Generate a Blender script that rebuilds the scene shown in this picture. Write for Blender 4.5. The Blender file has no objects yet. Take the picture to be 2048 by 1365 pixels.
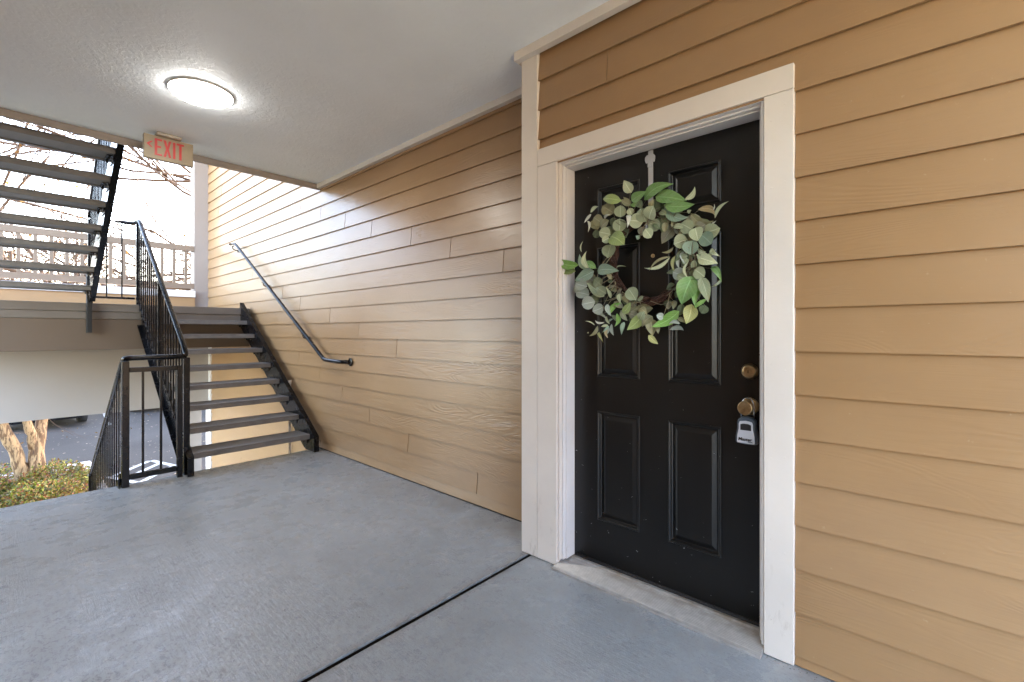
import bpy, bmesh, math, random
from mathutils import Vector, Matrix
random.seed(7)
SC = bpy.context.scene
COL = SC.collection

# ------------------------------------------------------------------ camera, sky, sun, exposure
F_PX, CX, CY, CAM_H = 920.0, 1024.0, 664.0, 1.2
TH = math.atan((CX - 8) / F_PX)
cam_d = bpy.data.cameras.new('camera'); cam = bpy.data.objects.new('camera', cam_d); COL.objects.link(cam)
cam_d.sensor_width = 36; cam_d.lens = 36 * F_PX / 2048
cam_d.shift_x = 0.0; cam_d.shift_y = (664.0 - 682.5) / 2048
cam_d.clip_start = 0.05; cam_d.clip_end = 2000
cam.location = (0, 0, CAM_H); cam.rotation_euler = (math.radians(90), 0, -(math.pi / 2 - math.radians(90)) - TH * 0 - (math.atan2(math.sin(TH), math.cos(TH))))
SC.camera = cam

SUN_DIR = Vector((0.80, 0.45, 0.42)).normalized()       # towards the sun
elev = math.asin(SUN_DIR.z); azim = math.atan2(SUN_DIR.x, SUN_DIR.y)
w = bpy.data.worlds.new('World'); SC.world = w; w.use_nodes = True
nt = w.node_tree; bg = nt.nodes['Background']
sky = nt.nodes.new('ShaderNodeTexSky'); sky.sky_type = 'NISHITA'; sky.sun_disc = False
sky.sun_elevation = elev; sky.sun_rotation = azim; sky.air_density = 1.0; sky.dust_density = 1.5; sky.ozone_density = 1.0
tint = nt.nodes.new('ShaderNodeMix'); tint.data_type = 'RGBA'; tint.blend_type = 'MULTIPLY'; tint.inputs[0].default_value = 1
tint.inputs[7].default_value = (1.13, .985, .90, 1)         # hazy, slightly warm sky
nt.links.new(sky.outputs[0], tint.inputs[6]); nt.links.new(tint.outputs[2], bg.inputs[0]); bg.inputs[1].default_value = 0.15
sl = bpy.data.lights.new('sun', 'SUN'); so = bpy.data.objects.new('sun', sl); COL.objects.link(so)
sl.energy = 2.6; sl.angle = math.radians(0.5); sl.color = (1.0, 0.95, 0.88)
so.rotation_euler = SUN_DIR.to_track_quat('Z', 'Y').to_euler(); so.location = (8, 6, 12)
SC.view_settings.view_transform = 'Standard'; SC.view_settings.look = 'None'; SC.view_settings.gamma = 1
SC.view_settings.use_curve_mapping = False; SC.view_settings.exposure = 4.52
SC.render.engine = 'CYCLES'
SC.cycles.max_bounces = 10; SC.cycles.diffuse_bounces = 7; SC.cycles.glossy_bounces = 4; SC.cycles.transparent_max_bounces = 12
SC.cycles.use_denoising = True; SC.cycles.sample_clamp_indirect = 6.0

# pixel of the photograph -> point on a real plane (used once, to read off where things stand)
_fx, _fy = math.sin(TH), math.cos(TH)
def ray(px, py):
    a = (px - CX) / F_PX; return Vector((a * _fy + _fx, -a * _fx + _fy, -(py - CY) / F_PX))
def onX(px, py, x): d = ray(px, py); return d * (x / d.x) + Vector((0, 0, CAM_H))

# ------------------------------------------------------------------ material helpers
def new_mat(name):
    m = bpy.data.materials.new(name); m.use_nodes = True
    return m, m.node_tree, m.node_tree.nodes['Principled BSDF']
def N(nt, t, **k):
    n = nt.nodes.new(t)
    for a, b in k.items():
        if a in n.inputs: n.inputs[a].default_value = b
        else: setattr(n, a, b)
    return n
def math_n(nt, op, a, b=None, c=None):
    n = nt.nodes.new('ShaderNodeMath'); n.operation = op
    for i, v in enumerate((a, b, c)):
        if v is None: continue
        if isinstance(v, (int, float)): n.inputs[i].default_value = v
        else: nt.links.new(v, n.inputs[i])
    return n.outputs[0]
def mixc(nt, fac, a, b, mode='MIX'):
    n = nt.nodes.new('ShaderNodeMix'); n.data_type = 'RGBA'; n.blend_type = mode
    for i, v in ((0, fac), (6, a), (7, b)):
        if isinstance(v, (int, float)): n.inputs[i].default_value = v
        elif isinstance(v, tuple): n.inputs[i].default_value = v if len(v) == 4 else v + (1,)
        else: nt.links.new(v, n.inputs[i])
    return n.outputs[2]
def ramp(nt, v, lo, hi, a=0.0, b=1.0):
    n = nt.nodes.new('ShaderNodeMapRange'); n.clamp = True
    nt.links.new(v, n.inputs[0]); n.inputs[1].default_value = lo; n.inputs[2].default_value = hi
    n.inputs[3].default_value = a; n.inputs[4].default_value = b
    return n.outputs[0]
def noise(nt, vec, scale, detail=4, rough=.55, dist=0.0):
    n = N(nt, 'ShaderNodeTexNoise'); n.inputs['Scale'].default_value = scale; n.inputs['Detail'].default_value = detail
    n.inputs['Roughness'].default_value = rough; n.inputs['Distortion'].default_value = dist
    if vec is not None: nt.links.new(vec, n.inputs['Vector'])
    return n.outputs['Fac']
def noise_c(nt, vec, scale):
    n = N(nt, 'ShaderNodeTexNoise'); n.inputs['Scale'].default_value = scale; nt.links.new(vec, n.inputs['Vector']); return n.outputs['Color']
def scaled(nt, vec, s, off=None):
    n = nt.nodes.new('ShaderNodeMapping'); nt.links.new(vec, n.inputs[0]); n.inputs['Scale'].default_value = s
    if off is not None: nt.links.new(off, n.inputs['Location'])
    return n.outputs[0]
def geo_pos(nt): return nt.nodes.new('ShaderNodeNewGeometry').outputs['Position']
def objco(nt): return nt.nodes.new('ShaderNodeTexCoord').outputs['Object']
def bump(nt, bsdf, h, strength, dist, prev=None):
    n = nt.nodes.new('ShaderNodeBump'); n.inputs['Strength'].default_value = strength; n.inputs['Distance'].default_value = dist
    nt.links.new(h, n.inputs['Height'])
    if prev is not None: nt.links.new(prev, n.inputs['Normal'])
    nt.links.new(n.outputs[0], bsdf.inputs['Normal']); return n.outputs[0]

def simple(name, col, rough=.5, metal=0.0, var=.12, scale=6.0, bstr=.15, bscale=60, spec=.5, bdist=.002):
    m, nt, b = new_mat(name)
    p = geo_pos(nt); n1 = noise(nt, p, scale, 5)
    c = mixc(nt, ramp(nt, n1, .3, .7), tuple(x * (1 - var) for x in col), tuple(min(1, x * (1 + var)) for x in col))
    nt.links.new(c, b.inputs['Base Color'])
    nt.links.new(ramp(nt, n1, .25, .75, max(.02, rough - .08), rough + .08), b.inputs['Roughness'])
    b.inputs['Metallic'].default_value = metal; b.inputs['Specular IOR Level'].default_value = spec
    if bstr: bump(nt, b, noise(nt, p, bscale, 3), bstr, bdist)
    return m

def siding_mat():
    m, nt, b = new_mat('tan_painted_siding')
    oc = objco(nt); oi = nt.nodes.new('ShaderNodeObjectInfo')
    cx = nt.nodes.new('ShaderNodeCombineXYZ')
    nt.links.new(math_n(nt, 'MULTIPLY', oi.outputs['Random'], 57.0), cx.inputs[0]); nt.links.new(math_n(nt, 'MULTIPLY', oi.outputs['Random'], 91.0), cx.inputs[2])
    v = scaled(nt, oc, (1, 1.15, 6.5), cx.outputs[0])
    n1 = noise(nt, v, 1.0, 2.0, .45, .9)
    rings = math_n(nt, 'SINE', math_n(nt, 'MULTIPLY', n1, 105.0))
    amt = ramp(nt, noise(nt, scaled(nt, oc, (1, 1.2, 3.0), cx.outputs[0]), 1.6, 2), .40, .66)
    v2 = scaled(nt, oc, (1, 5, 160), cx.outputs[0])
    fibre = noise(nt, v2, 1.0, 3, .6)
    h = math_n(nt, 'ADD', math_n(nt, 'MULTIPLY', math_n(nt, 'MULTIPLY', rings, amt), .4), math_n(nt, 'MULTIPLY', fibre, .9))
    p = geo_pos(nt)
    big = noise(nt, p, 1.3, 5, .6)
    base = mixc(nt, ramp(nt, big, .3, .72), (.282, .166, .077), (.328, .200, .097))
    base = mixc(nt, ramp(nt, oi.outputs['Random'], 0, 1, 0, .25), base, (.355, .228, .130))
    streak = ramp(nt, noise(nt, scaled(nt, p, (1, .8, 2.2)), 2.4, 7, .68), .50, .70)
    base = mixc(nt, math_n(nt, 'MULTIPLY', streak, .30), base, (.245, .150, .085))
    scuff = ramp(nt, noise(nt, p, 38, 6, .7), .66, .74)
    base = mixc(nt, math_n(nt, 'MULTIPLY', scuff, .35), base, (.48, .36, .23))
    dark = ramp(nt, noise(nt, scaled(nt, p, (1, 1, 2.5)), 9, 6, .72), .715, .77)
    base = mixc(nt, math_n(nt, 'MULTIPLY', dark, .4), base, (.20, .13, .075))
    nt.links.new(base, b.inputs['Base Color'])
    nt.links.new(ramp(nt, big, .3, .7, .27, .37), b.inputs['Roughness']); b.inputs['Specular IOR Level'].default_value = .5
    bump(nt, b, h, .42, .0016)
    return m
def trim_mat(name, col):
    m, nt, b = new_mat(name)
    p = geo_pos(nt)
    big = noise(nt, p, 2.5, 5)
    c = mixc(nt, ramp(nt, big, .3, .7), tuple(x * .93 for x in col), tuple(min(1, x * 1.05) for x in col))
    d = ramp(nt, noise(nt, p, 46, 6, .68), .70, .74)
    c = mixc(nt, math_n(nt, 'MULTIPLY', d, .55), c, (.22, .17, .12))
    s = N(nt, 'ShaderNodeSeparateXYZ'); nt.links.new(p, s.inputs[0])
    grime = math_n(nt, 'MULTIPLY', ramp(nt, noise(nt, scaled(nt, p, (1, 1, .35)), 26, 6, .7), .56, .75), ramp(nt, s.outputs[2], .45, 0.0, .0, .6))
    c = mixc(nt, grime, c, (.24, .19, .14))
    nt.links.new(c, b.inputs['Base Color']); b.inputs['Roughness'].default_value = .42
    vo = N(nt, 'ShaderNodeTexVoronoi'); vo.inputs['Scale'].default_value = 13; nt.links.new(p, vo.inputs['Vector'])
    sc_ = N(nt, 'ShaderNodeSeparateColor'); nt.links.new(vo.outputs['Color'], sc_.inputs[0])
    dent = math_n(nt, 'MULTIPLY', ramp(nt, vo.outputs['Distance'], .04, .09, 1, 0), math_n(nt, 'GREATER_THAN', sc_.outputs[0], .72))
    h = math_n(nt, 'ADD', math_n(nt, 'MULTIPLY', noise(nt, scaled(nt, p, (30, 30, 2)), 3, 4), .5), math_n(nt, 'ADD', noise(nt, p, 45, 4), math_n(nt, 'MULTIPLY', dent, -1.6)))
    bump(nt, b, h, .35, .0016)
    return m
def floor_mat(name='painted_concrete'):
    m, nt, b = new_mat(name)
    p = geo_pos(nt)
    big = noise(nt, p, .9, 6, .6); mid = noise(nt, p, 5.5, 7, .65); fine = noise(nt, p, 95, 5, .7)
    c = mixc(nt, ramp(nt, big, .32, .68), (.268, .282, .292), (.345, .358, .368))
    c = mixc(nt, math_n(nt, 'MULTIPLY', ramp(nt, mid, .55, .75), .45), c, (.25, .248, .245))
    c = mixc(nt, math_n(nt, 'MULTIPLY', ramp(nt, fine, .5, .72), .5), c, (.17, .175, .18))
    spots = ramp(nt, noise(nt, p, 17, 7, .75), .735, .76)
    c = mixc(nt, math_n(nt, 'MULTIPLY', spots, .7), c, (.46, .43, .40))
    stain = ramp(nt, noise(nt, scaled(nt, p, (1, 1.4, 1)), 9, 7, .78), .70, .76)
    c = mixc(nt, math_n(nt, 'MULTIPLY', stain, .6), c, (.17, .14, .12))
    # brown grime at the foot of the walls and along the joint
    s = N(nt, 'ShaderNodeSeparateXYZ'); nt.links.new(p, s.inputs[0])
    g = ramp(nt, s.outputs[0], 1.70, 1.90, 0, 1)
    g = math_n(nt, 'MULTIPLY', g, ramp(nt, mid, .42, .62, 0, .35))
    c = mixc(nt, g, c, (.21, .18, .145))
    jd = math_n(nt, 'ABSOLUTE', math_n(nt, 'SUBTRACT', s.outputs[1], 1.595))
    jg = math_n(nt, 'MULTIPLY', ramp(nt, jd, .012, .05, 1, 0), ramp(nt, noise(nt, p, 22, 6, .7), .38, .62, .1, .75))
    c = mixc(nt, jg, c, (.16, .135, .115))
    brush = ramp(nt, noise(nt, scaled(nt, p, (70, 5, 1)), 1.0, 5, .65, 1.2), .52, .72)
    c = mixc(nt, math_n(nt, 'MULTIPLY', brush, math_n(nt, 'MULTIPLY', ramp(nt, big, .35, .65), .35)), c, (.24, .235, .235))
    wear = ramp(nt, noise(nt, scaled(nt, p, (1, 1.3, 1)), 2.6, 9, .74, .5), .48, .78)
    c = mixc(nt, math_n(nt, 'MULTIPLY', wear, .55), c, (.235, .228, .225))
    near = math_n(nt, 'MULTIPLY', ramp(nt, s.outputs[0], 1.35, .35, .12, 1), ramp(nt, s.outputs[1], 3.6, 2.6, .15, 1))
    fl1 = ramp(nt, noise(nt, scaled(nt, p, (1, .55, 1)), 62, 5, .7, .8), .50, .60)
    c = mixc(nt, math_n(nt, 'MULTIPLY', math_n(nt, 'MULTIPLY', fl1, near), ramp(nt, mid, .35, .6, .25, .75)), c, (.115, .115, .12))
    chip = ramp(nt, noise(nt, p, 31, 6, .75, .4), .665, .69)
    c = mixc(nt, math_n(nt, 'MULTIPLY', chip, .45), c, (.12, .10, .09))
    flake = ramp(nt, noise(nt, p, 12.5, 8, .8, .8), .745, .76)
    c = mixc(nt, math_n(nt, 'MULTIPLY', flake, .8), c, (.55, .51, .46))
    nt.links.new(c, b.inputs['Base Color'])
    nt.links.new(math_n(nt, 'ADD', ramp(nt, mid, .35, .65, .16, .38), math_n(nt, 'MULTIPLY', ramp(nt, fine, .4, .7), .08)), b.inputs['Roughness'])
    br = noise(nt, scaled(nt, p, (90, 7, 1)), 1.0, 4, .6, 1.0)
    h = math_n(nt, 'ADD', math_n(nt, 'ADD', math_n(nt, 'MULTIPLY', fine, .45), math_n(nt, 'MULTIPLY', noise(nt, p, 34, 5, .65), 1.0)), math_n(nt, 'MULTIPLY', br, .5))
    bump(nt, b, h, .5, .0035)
    return m
def door_mat():
    m, nt, b = new_mat('black_door_paint')
    p = geo_pos(nt)
    big = noise(nt, p, 3, 4)
    c = mixc(nt, ramp(nt, big, .3, .7), (.0028, .0026, .0027), (.0052, .0046, .0042))
    vo = N(nt, 'ShaderNodeTexVoronoi'); vo.inputs['Scale'].default_value = 34; nt.links.new(scaled(nt, mixc(nt, .035, p, noise_c(nt, p, 60)), (0.0, 1, 1.5)), vo.inputs['Vector'])
    s = N(nt, 'ShaderNodeSeparateColor'); nt.links.new(vo.outputs['Color'], s.inputs[0])
    sz_ = N(nt, 'ShaderNodeSeparateXYZ'); nt.links.new(p, sz_.inputs[0]); zz_ = sz_.outputs[2]
    sp = math_n(nt, 'LESS_THAN', vo.outputs['Distance'], math_n(nt, 'MULTIPLY', math_n(nt, 'MULTIPLY', ramp(nt, s.outputs[0], .60, 1.0), ramp(nt, zz_, .3, 1.3, 1.0, .35)), .075))
    c = mixc(nt, sp, c, (.42, .42, .43))
    scr = ramp(nt, noise(nt, scaled(nt, p, (1, 14, 60)), 1.0, 6, .7, .6), .735, .76)
    c = mixc(nt, math_n(nt, 'MULTIPLY', scr, .14), c, (.3, .3, .3))
    nt.links.new(c, b.inputs['Base Color'])
    nt.links.new(ramp(nt, big, .3, .7, .27, .37), b.inputs['Roughness'])
    b.inputs['Specular IOR Level'].default_value = .5
    bump(nt, b, noise(nt, p, 55, 4), .12, .001)
    return m
def leaf_mat(name, veins=True):
    m, nt, b = new_mat(name)
    oi = nt.nodes.new('ShaderNodeObjectInfo'); uv = nt.nodes.new('ShaderNodeUVMap'); s = N(nt, 'ShaderNodeSeparateXYZ')
    nt.links.new(uv.outputs[0], s.inputs[0])
    u, v = s.outputs[0], s.outputs[1]
    dm = math_n(nt, 'ABSOLUTE', math_n(nt, 'SUBTRACT', u, .5))
    mid = ramp(nt, dm, .015, .04, 1, 0)
    sv = math_n(nt, 'SINE', math_n(nt, 'MULTIPLY', math_n(nt, 'ADD', v, math_n(nt, 'MULTIPLY', dm, -.55)), 52.0))
    side = math_n(nt, 'MULTIPLY', ramp(nt, sv, .86, 1.0), .35)
    oc = objco(nt)
    n1 = noise(nt, scaled(nt, oc, (1, 1, 1)), 45, 4)
    c = mixc(nt, ramp(nt, n1, .3, .7, 0, .35), oi.outputs['Color'], (.30, .36, .22))
    hs = N(nt, 'ShaderNodeHueSaturation'); nt.links.new(oi.outputs['Color'], hs.inputs['Color']); hs.inputs['Value'].default_value = 1.7; hs.inputs['Saturation'].default_value = .8
    c = mixc(nt, math_n(nt, 'MAXIMUM', math_n(nt, 'MULTIPLY', mid, .8), side), c, hs.outputs[0])
    nt.links.new(c, b.inputs['Base Color']); b.inputs['Roughness'].default_value = .55
    tr = nt.nodes.new('ShaderNodeBsdfTranslucent'); nt.links.new(c, tr.inputs[0])
    mx = nt.nodes.new('ShaderNodeMixShader'); mx.inputs[0].default_value = .18
    nt.links.new(b.outputs[0], mx.inputs[1]); nt.links.new(tr.outputs[0], mx.inputs[2])
    nt.links.new(mx.outputs[0], nt.nodes['Material Output'].inputs[0])
    bump(nt, b, math_n(nt, 'ADD', mid, sv), .25, .0006)
    return m
def island_leaf_mat(name, cols, trans=.3):
    m, nt, b = new_mat(name)
    g = nt.nodes.new('ShaderNodeNewGeometry'); r = nt.nodes.new('ShaderNodeValToRGB'); nt.links.new(g.outputs['Random Per Island'], r.inputs[0])
    r.color_ramp.interpolation = 'LINEAR'
    while len(r.color_ramp.elements) < len(cols): r.color_ramp.elements.new(.5)
    for i, c in enumerate(cols): r.color_ramp.elements[i].position = i / (len(cols) - 1); r.color_ramp.elements[i].color = c + (1,)
    nt.links.new(r.outputs[0], b.inputs['Base Color']); b.inputs['Roughness'].default_value = .5
    tr = nt.nodes.new('ShaderNodeBsdfTranslucent'); nt.links.new(r.outputs[0], tr.inputs[0])
    mx = nt.nodes.new('ShaderNodeMixShader'); mx.inputs[0].default_value = trans
    nt.links.new(b.outputs[0], mx.inputs[1]); nt.links.new(tr.outputs[0], mx.inputs[2]); nt.links.new(mx.outputs[0], nt.nodes['Material Output'].inputs[0])
    return m
def asphalt_mat():
    m, nt, b = new_mat('asphalt')
    p = geo_pos(nt)
    big = noise(nt, p, .35, 6); fine = noise(nt, p, 60, 4, .7)
    c = mixc(nt, ramp(nt, big, .35, .65), (.036, .032, .029), (.055, .049, .045))
    c = mixc(nt, math_n(nt, 'MULTIPLY', ramp(nt, fine, .55, .75), .5), c, (.09, .085, .08))
    crack = ramp(nt, noise(nt, p, 1.1, 8, .7, 2.0), .495, .505); 
    nt.links.new(c, b.inputs['Base Color']); b.inputs['Roughness'].default_value = .9; b.inputs['Specular IOR Level'].default_value = .15
    bump(nt, b, fine, .6, .006)
    return m

M = dict(
    siding=siding_mat(), trim=trim_mat('beige_trim_paint', (.66, .605, .55)), trimw=trim_mat('white_moulding_paint', (.68, .65, .64)),
    floor=floor_mat(), door=door_mat(), leaf=leaf_mat('eucalyptus_leaf'), asphalt=asphalt_mat(),
    ceil=simple('textured_ceiling_paint', (.81, .855, .90), .62, var=.04, scale=1.5, bstr=0),
    steel=simple('black_painted_steel', (.0035, .0035, .0048), .24, var=.3, scale=14, bstr=.06, bscale=45, spec=.27),
    tread=simple('precast_tread_concrete', (.15, .138, .130), .55, var=.18, scale=10, bstr=.4, bscale=120),
    treadunder=simple('galvanised_tread_pan', (.10, .096, .094), .5, var=.2, scale=10, bstr=.2),
    dark=simple('dark_gap', (.012, .010, .009), .8, bstr=0), sealant=simple('dark_joint_filler', (.006, .004, .003), .95, bstr=.5, bscale=90, spec=.05), edge=simple('ceiling_edge_paint', (.30, .255, .225), .55, var=.06),
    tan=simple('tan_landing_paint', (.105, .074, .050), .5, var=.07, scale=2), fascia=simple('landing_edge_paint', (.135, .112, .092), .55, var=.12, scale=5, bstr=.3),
    panelw=simple('pale_panel_paint', (.31, .285, .268), .5, var=.035, scale=1.4, bstr=.12), railtan=simple('tan_rail_paint', (.19, .135, .095), .55, var=.08, scale=4),
    colpaint=simple('column_paint', (.25, .205, .178), .5, var=.05, scale=2, bstr=.2),
    brass=simple('aged_brass', (.36, .25, .13), .34, metal=.95, var=.25, scale=55, bstr=.25, bscale=160, bdist=.0008),
    alu=simple('scratched_aluminium', (.46, .44, .42), .38, metal=.55, var=.15, scale=30, bstr=.2, bscale=200, bdist=.0006),
    concrete=simple('walk_concrete', (.30, .285, .265), .8, var=.12, scale=4, bstr=.4), mulch=simple('brown_mulch', (.06, .038, .024), .95, var=.5, scale=60, bstr=1.0, bscale=60, bdist=.02),
    vine=simple('reddish_vine', (.060, .024, .016), .7, var=.5, scale=90, bstr=.6, bscale=200), stem=simple('wiry_stem', (.20, .17, .10), .6, var=.3, scale=80, bstr=0),
    lockgrey=simple('blue_grey_lock_body', (.045, .058, .078), .45, var=.1, scale=30, bstr=.1), lockface=simple('silver_lock_face', (.50, .51, .56), .36, metal=.25, var=.04, scale=20, bstr=.05),
    black=simple('black_plastic', (.012, .012, .013), .4, bstr=0), chrome=simple('chrome_shackle', (.6, .6, .6), .2, metal=1, bstr=0),
    signface=simple('yellowed_sign_face', (.30, .235, .15), .45, var=.12, scale=14, bstr=.1), signedge=simple('sign_body', (.38, .33, .27), .5, var=.1, scale=14, bstr=.1), red=simple('red_sign_letter', (.50, .012, .012), .4, var=.12, scale=30, bstr=0),
    base=simple('lamp_base_white', (.72, .70, .66), .4, bstr=0), bark=simple('peeling_myrtle_bark', (.20, .115, .05), .75, var=.45, scale=9, bstr=.8, bscale=25, bdist=.01),
    bark2=simple('brown_twig_bark', (.085, .048, .028), .85, var=.35, scale=9, bstr=.6, bscale=25, bdist=.01),
    white=simple('road_paint_white', (.30, .30, .29), .7, var=.15, scale=20, bstr=.2), kerb=simple('kerb_concrete', (.42, .40, .38), .8, var=.12, scale=6, bstr=.4),
    carpaint=simple('dark_car_paint', (.016, .017, .02), .18, var=.1, bstr=0), carblue=simple('navy_car_paint', (.02, .022, .04), .18, var=.1, bstr=0), tyre=simple('tyre_rubber', (.02, .02, .02), .8, bstr=.3), rim=simple('wheel_rim', (.35, .35, .36), .3, metal=.9, bstr=0),
    glassd=simple('dark_car_glass', (.01, .012, .014), .06, bstr=0), lampc=simple('headlight_lens', (.45, .46, .48), .12, bstr=0), grass=simple('dry_lawn', (.27, .24, .14), .95, var=.4, scale=3, bstr=.8, bscale=50, bdist=.02),
    bush=island_leaf_mat('shrub_leaves', [(.02, .034, .005), (.10, .125, .010), (.24, .23, .02), (.05, .07, .008), (.22, .045, .013), (.30, .19, .045), (.04, .06, .01)]),
    fall=island_leaf_mat('autumn_leaves', [(.10, .042, .010), (.16, .082, .018), (.20, .12, .03), (.11, .045, .015), (.07, .06, .018)], .4),
    dryleaf=island_leaf_mat('dry_leaf_bits', [(.05, .03, .018), (.03, .02, .015), (.12, .085, .05), (.02, .018, .016)], .0),
    lotleaf=island_leaf_mat('fallen_leaves', [(.16, .10, .045), (.22, .16, .08), (.10, .05, .02)], .0),
)
def bark_detail():
    m = M['bark']; nt = m.node_tree; b = nt.nodes['Principled BSDF']; p = geo_pos(nt)
    n1 = noise(nt, scaled(nt, p, (1, 1, .22)), 22, 5, .65, .6)
    c = mixc(nt, ramp(nt, n1, .44, .53), (.10, .052, .022), (.30, .20, .105))
    c = mixc(nt, ramp(nt, noise(nt, scaled(nt, p, (1, 1, .15)), 60, 4), .58, .66), c, (.055, .032, .018))
    nt.links.new(c, b.inputs['Base Color']); bump(nt, b, n1, 1.0, .02)
bark_detail()
def sill_detail():
    m = M['alu']; nt = m.node_tree; b = nt.nodes['Principled BSDF']; p = geo_pos(nt); s = N(nt, 'ShaderNodeSeparateXYZ'); nt.links.new(p, s.inputs[0])
    dirt = math_n(nt, 'MULTIPLY', ramp(nt, s.outputs[0], 1.92, 2.01, .12, .8), ramp(nt, noise(nt, scaled(nt, p, (3, 1, 1)), 6, 6, .7), .36, .6))
    old = b.inputs['Base Color'].links[0].from_socket
    nt.links.new(mixc(nt, dirt, old, (.16, .11, .06)), b.inputs['Base Color']); nt.links.new(math_n(nt, 'SUBTRACT', .5, math_n(nt, 'MULTIPLY', dirt, .45)), b.inputs['Metallic'])
sill_detail()
def ceil_detail():
    m = M['ceil']; nt = m.node_tree; b = nt.nodes['Principled BSDF']; p = geo_pos(nt)
    h = math_n(nt, 'ADD', ramp(nt, noise(nt, p, 26, 3, .6, .8), .42, .62), math_n(nt, 'MULTIPLY', noise(nt, p, 90, 2), .3))
    bump(nt, b, h, .33, .003)
ceil_detail()
mm, nt_, b_ = new_mat('lamp_diffuser'); b_.inputs['Base Color'].default_value = (.9, .88, .82, 1); b_.inputs['Emission Color'].default_value = (1, .96, .88, 1); b_.inputs['Emission Strength'].default_value = 3.4; M['lamp'] = mm
mm, nt_, b_ = new_mat('clear_plastic'); b_.inputs['Base Color'].default_value = (.75, .75, .78, 1); b_.inputs['Roughness'].default_value = .25; b_.inputs['Transmission Weight'].default_value = .45; b_.inputs['Alpha'].default_value = 0.75; M['clear'] = mm

# ------------------------------------------------------------------ geometry helpers
def wloc(p):
    v = Vector((0, 0, 0))
    while p is not None: v += p.location; p = p.parent
    return v
def build(name, bm, mat, parent=None, smooth=False, bevel=0.0, centre=True, segs=2):
    bmesh.ops.recalc_face_normals(bm, faces=bm.faces)
    if smooth:
        for f in bm.faces: f.smooth = True
    c = Vector((0, 0, 0))
    if centre and len(bm.verts):
        lo = Vector([min(v.co[i] for v in bm.verts) for i in range(3)]); hi = Vector([max(v.co[i] for v in bm.verts) for i in range(3)])
        c = (lo + hi) / 2
        if parent is None: c.z = lo.z
    bmesh.ops.translate(bm, verts=bm.verts, vec=-c)
    me = bpy.data.meshes.new(name); bm.to_mesh(me); bm.free()
    me.materials.append(M[mat] if isinstance(mat, str) else mat)
    o = bpy.data.objects.new(name, me); COL.objects.link(o)
    if parent is not None: o.parent = parent; o.location = c - wloc(parent)
    else: o.location = c
    if bevel:
        md = o.modifiers.new('bevel', 'BEVEL'); md.width = bevel; md.segments = segs; md.limit_method = 'ANGLE'; md.angle_limit = math.radians(40)
        if segs > 1: md.harden_normals = False
    return o
def thing(name, label, cat, loc=(0, 0, 0), group=None):
    o = bpy.data.objects.new(name, None); COL.objects.link(o); o.location = loc; o.empty_display_size = .1
    o['label'] = label; o['category'] = cat
    if group: o['group'] = group
    return o
def tag(o, label, cat, group=None):
    o['label'] = label; o['category'] = cat
    if group: o['group'] = group
    return o
def B(bm, x0, x1, y0, y1, z0, z1, m=None):
    vs = [Vector((x, y, z)) for x in (x0, x1) for y in (y0, y1) for z in (z0, z1)]
    if m is not None: vs = [m @ v for v in vs]
    v = [bm.verts.new(c) for c in vs]
    for f in ((0, 1, 3, 2), (4, 6, 7, 5), (0, 4, 5, 1), (2, 3, 7, 6), (0, 2, 6, 4), (1, 5, 7, 3)): bm.faces.new([v[i] for i in f])
    return bm
def box(name, x0, x1, y0, y1, z0, z1, mat, parent=None, bevel=0.002):
    return build(name, B(bmesh.new(), x0, x1, y0, y1, z0, z1), mat, parent, bevel=bevel)
def struct(o): o['kind'] = 'structure'; return o
def dup(o, parent, wpos):
    c = o.copy(); COL.objects.link(c); c.parent = parent
    c.location = Vector(wpos) - (wloc(parent) if parent is not None else Vector()); return c
def prism_yz(bm, pts, x0, x1):                     # polygon in the y-z plane pushed along x
    a = [bm.verts.new((x0, y, z)) for y, z in pts]; b = [bm.verts.new((x1, y, z)) for y, z in pts]
    bm.faces.new(a); bm.faces.new(b[::-1]); n = len(pts)
    for i in range(n): bm.faces.new([a[i], b[i], b[(i + 1) % n], a[(i + 1) % n]])
    return bm
def prism_xz(bm, pts, y0, y1):
    a = [bm.verts.new((x, y0, z)) for x, z in pts]; b = [bm.verts.new((x, y1, z)) for x, z in pts]
    bm.faces.new(a); bm.faces.new(b[::-1]); n = len(pts)
    for i in range(n): bm.faces.new([a[i], b[i], b[(i + 1) % n], a[(i + 1) % n]])
    return bm
def frame_of(t):
    t = t.normalized(); u = t.cross(Vector((0, 0, 1)))
    if u.length < 1e-3: u = Vector((1, 0, 0))
    u.normalize(); return u, u.cross(t)
def tube(bm, pts, radii, n=8, cap=True):
    pts = [Vector(p) for p in pts]
    if isinstance(radii, (int, float)): radii = [radii] * len(pts)
    rings = []; pu = None
    for i, p in enumerate(pts):
        t = (pts[min(i + 1, len(pts) - 1)] - pts[max(i - 1, 0)])
        t = t.normalized() if t.length > 1e-9 else Vector((0, 0, 1))
        if pu is None: u, v = frame_of(t)
        else:
            u = pu - t * pu.dot(t)
            if u.length < 1e-4: u, v = frame_of(t)
            u.normalize(); v = t.cross(u)
        pu = u
        rings.append([bm.verts.new(p + (u * math.cos(2 * math.pi * k / n) + v * math.sin(2 * math.pi * k / n)) * radii[i]) for k in range(n)])
    for a, b in zip(rings, rings[1:]):
        for k in range(n): bm.faces.new([a[k], a[(k + 1) % n], b[(k + 1) % n], b[k]])
    if cap and n > 2: bm.faces.new(rings[0][::-1]); bm.faces.new(rings[-1])
    return bm
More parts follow.
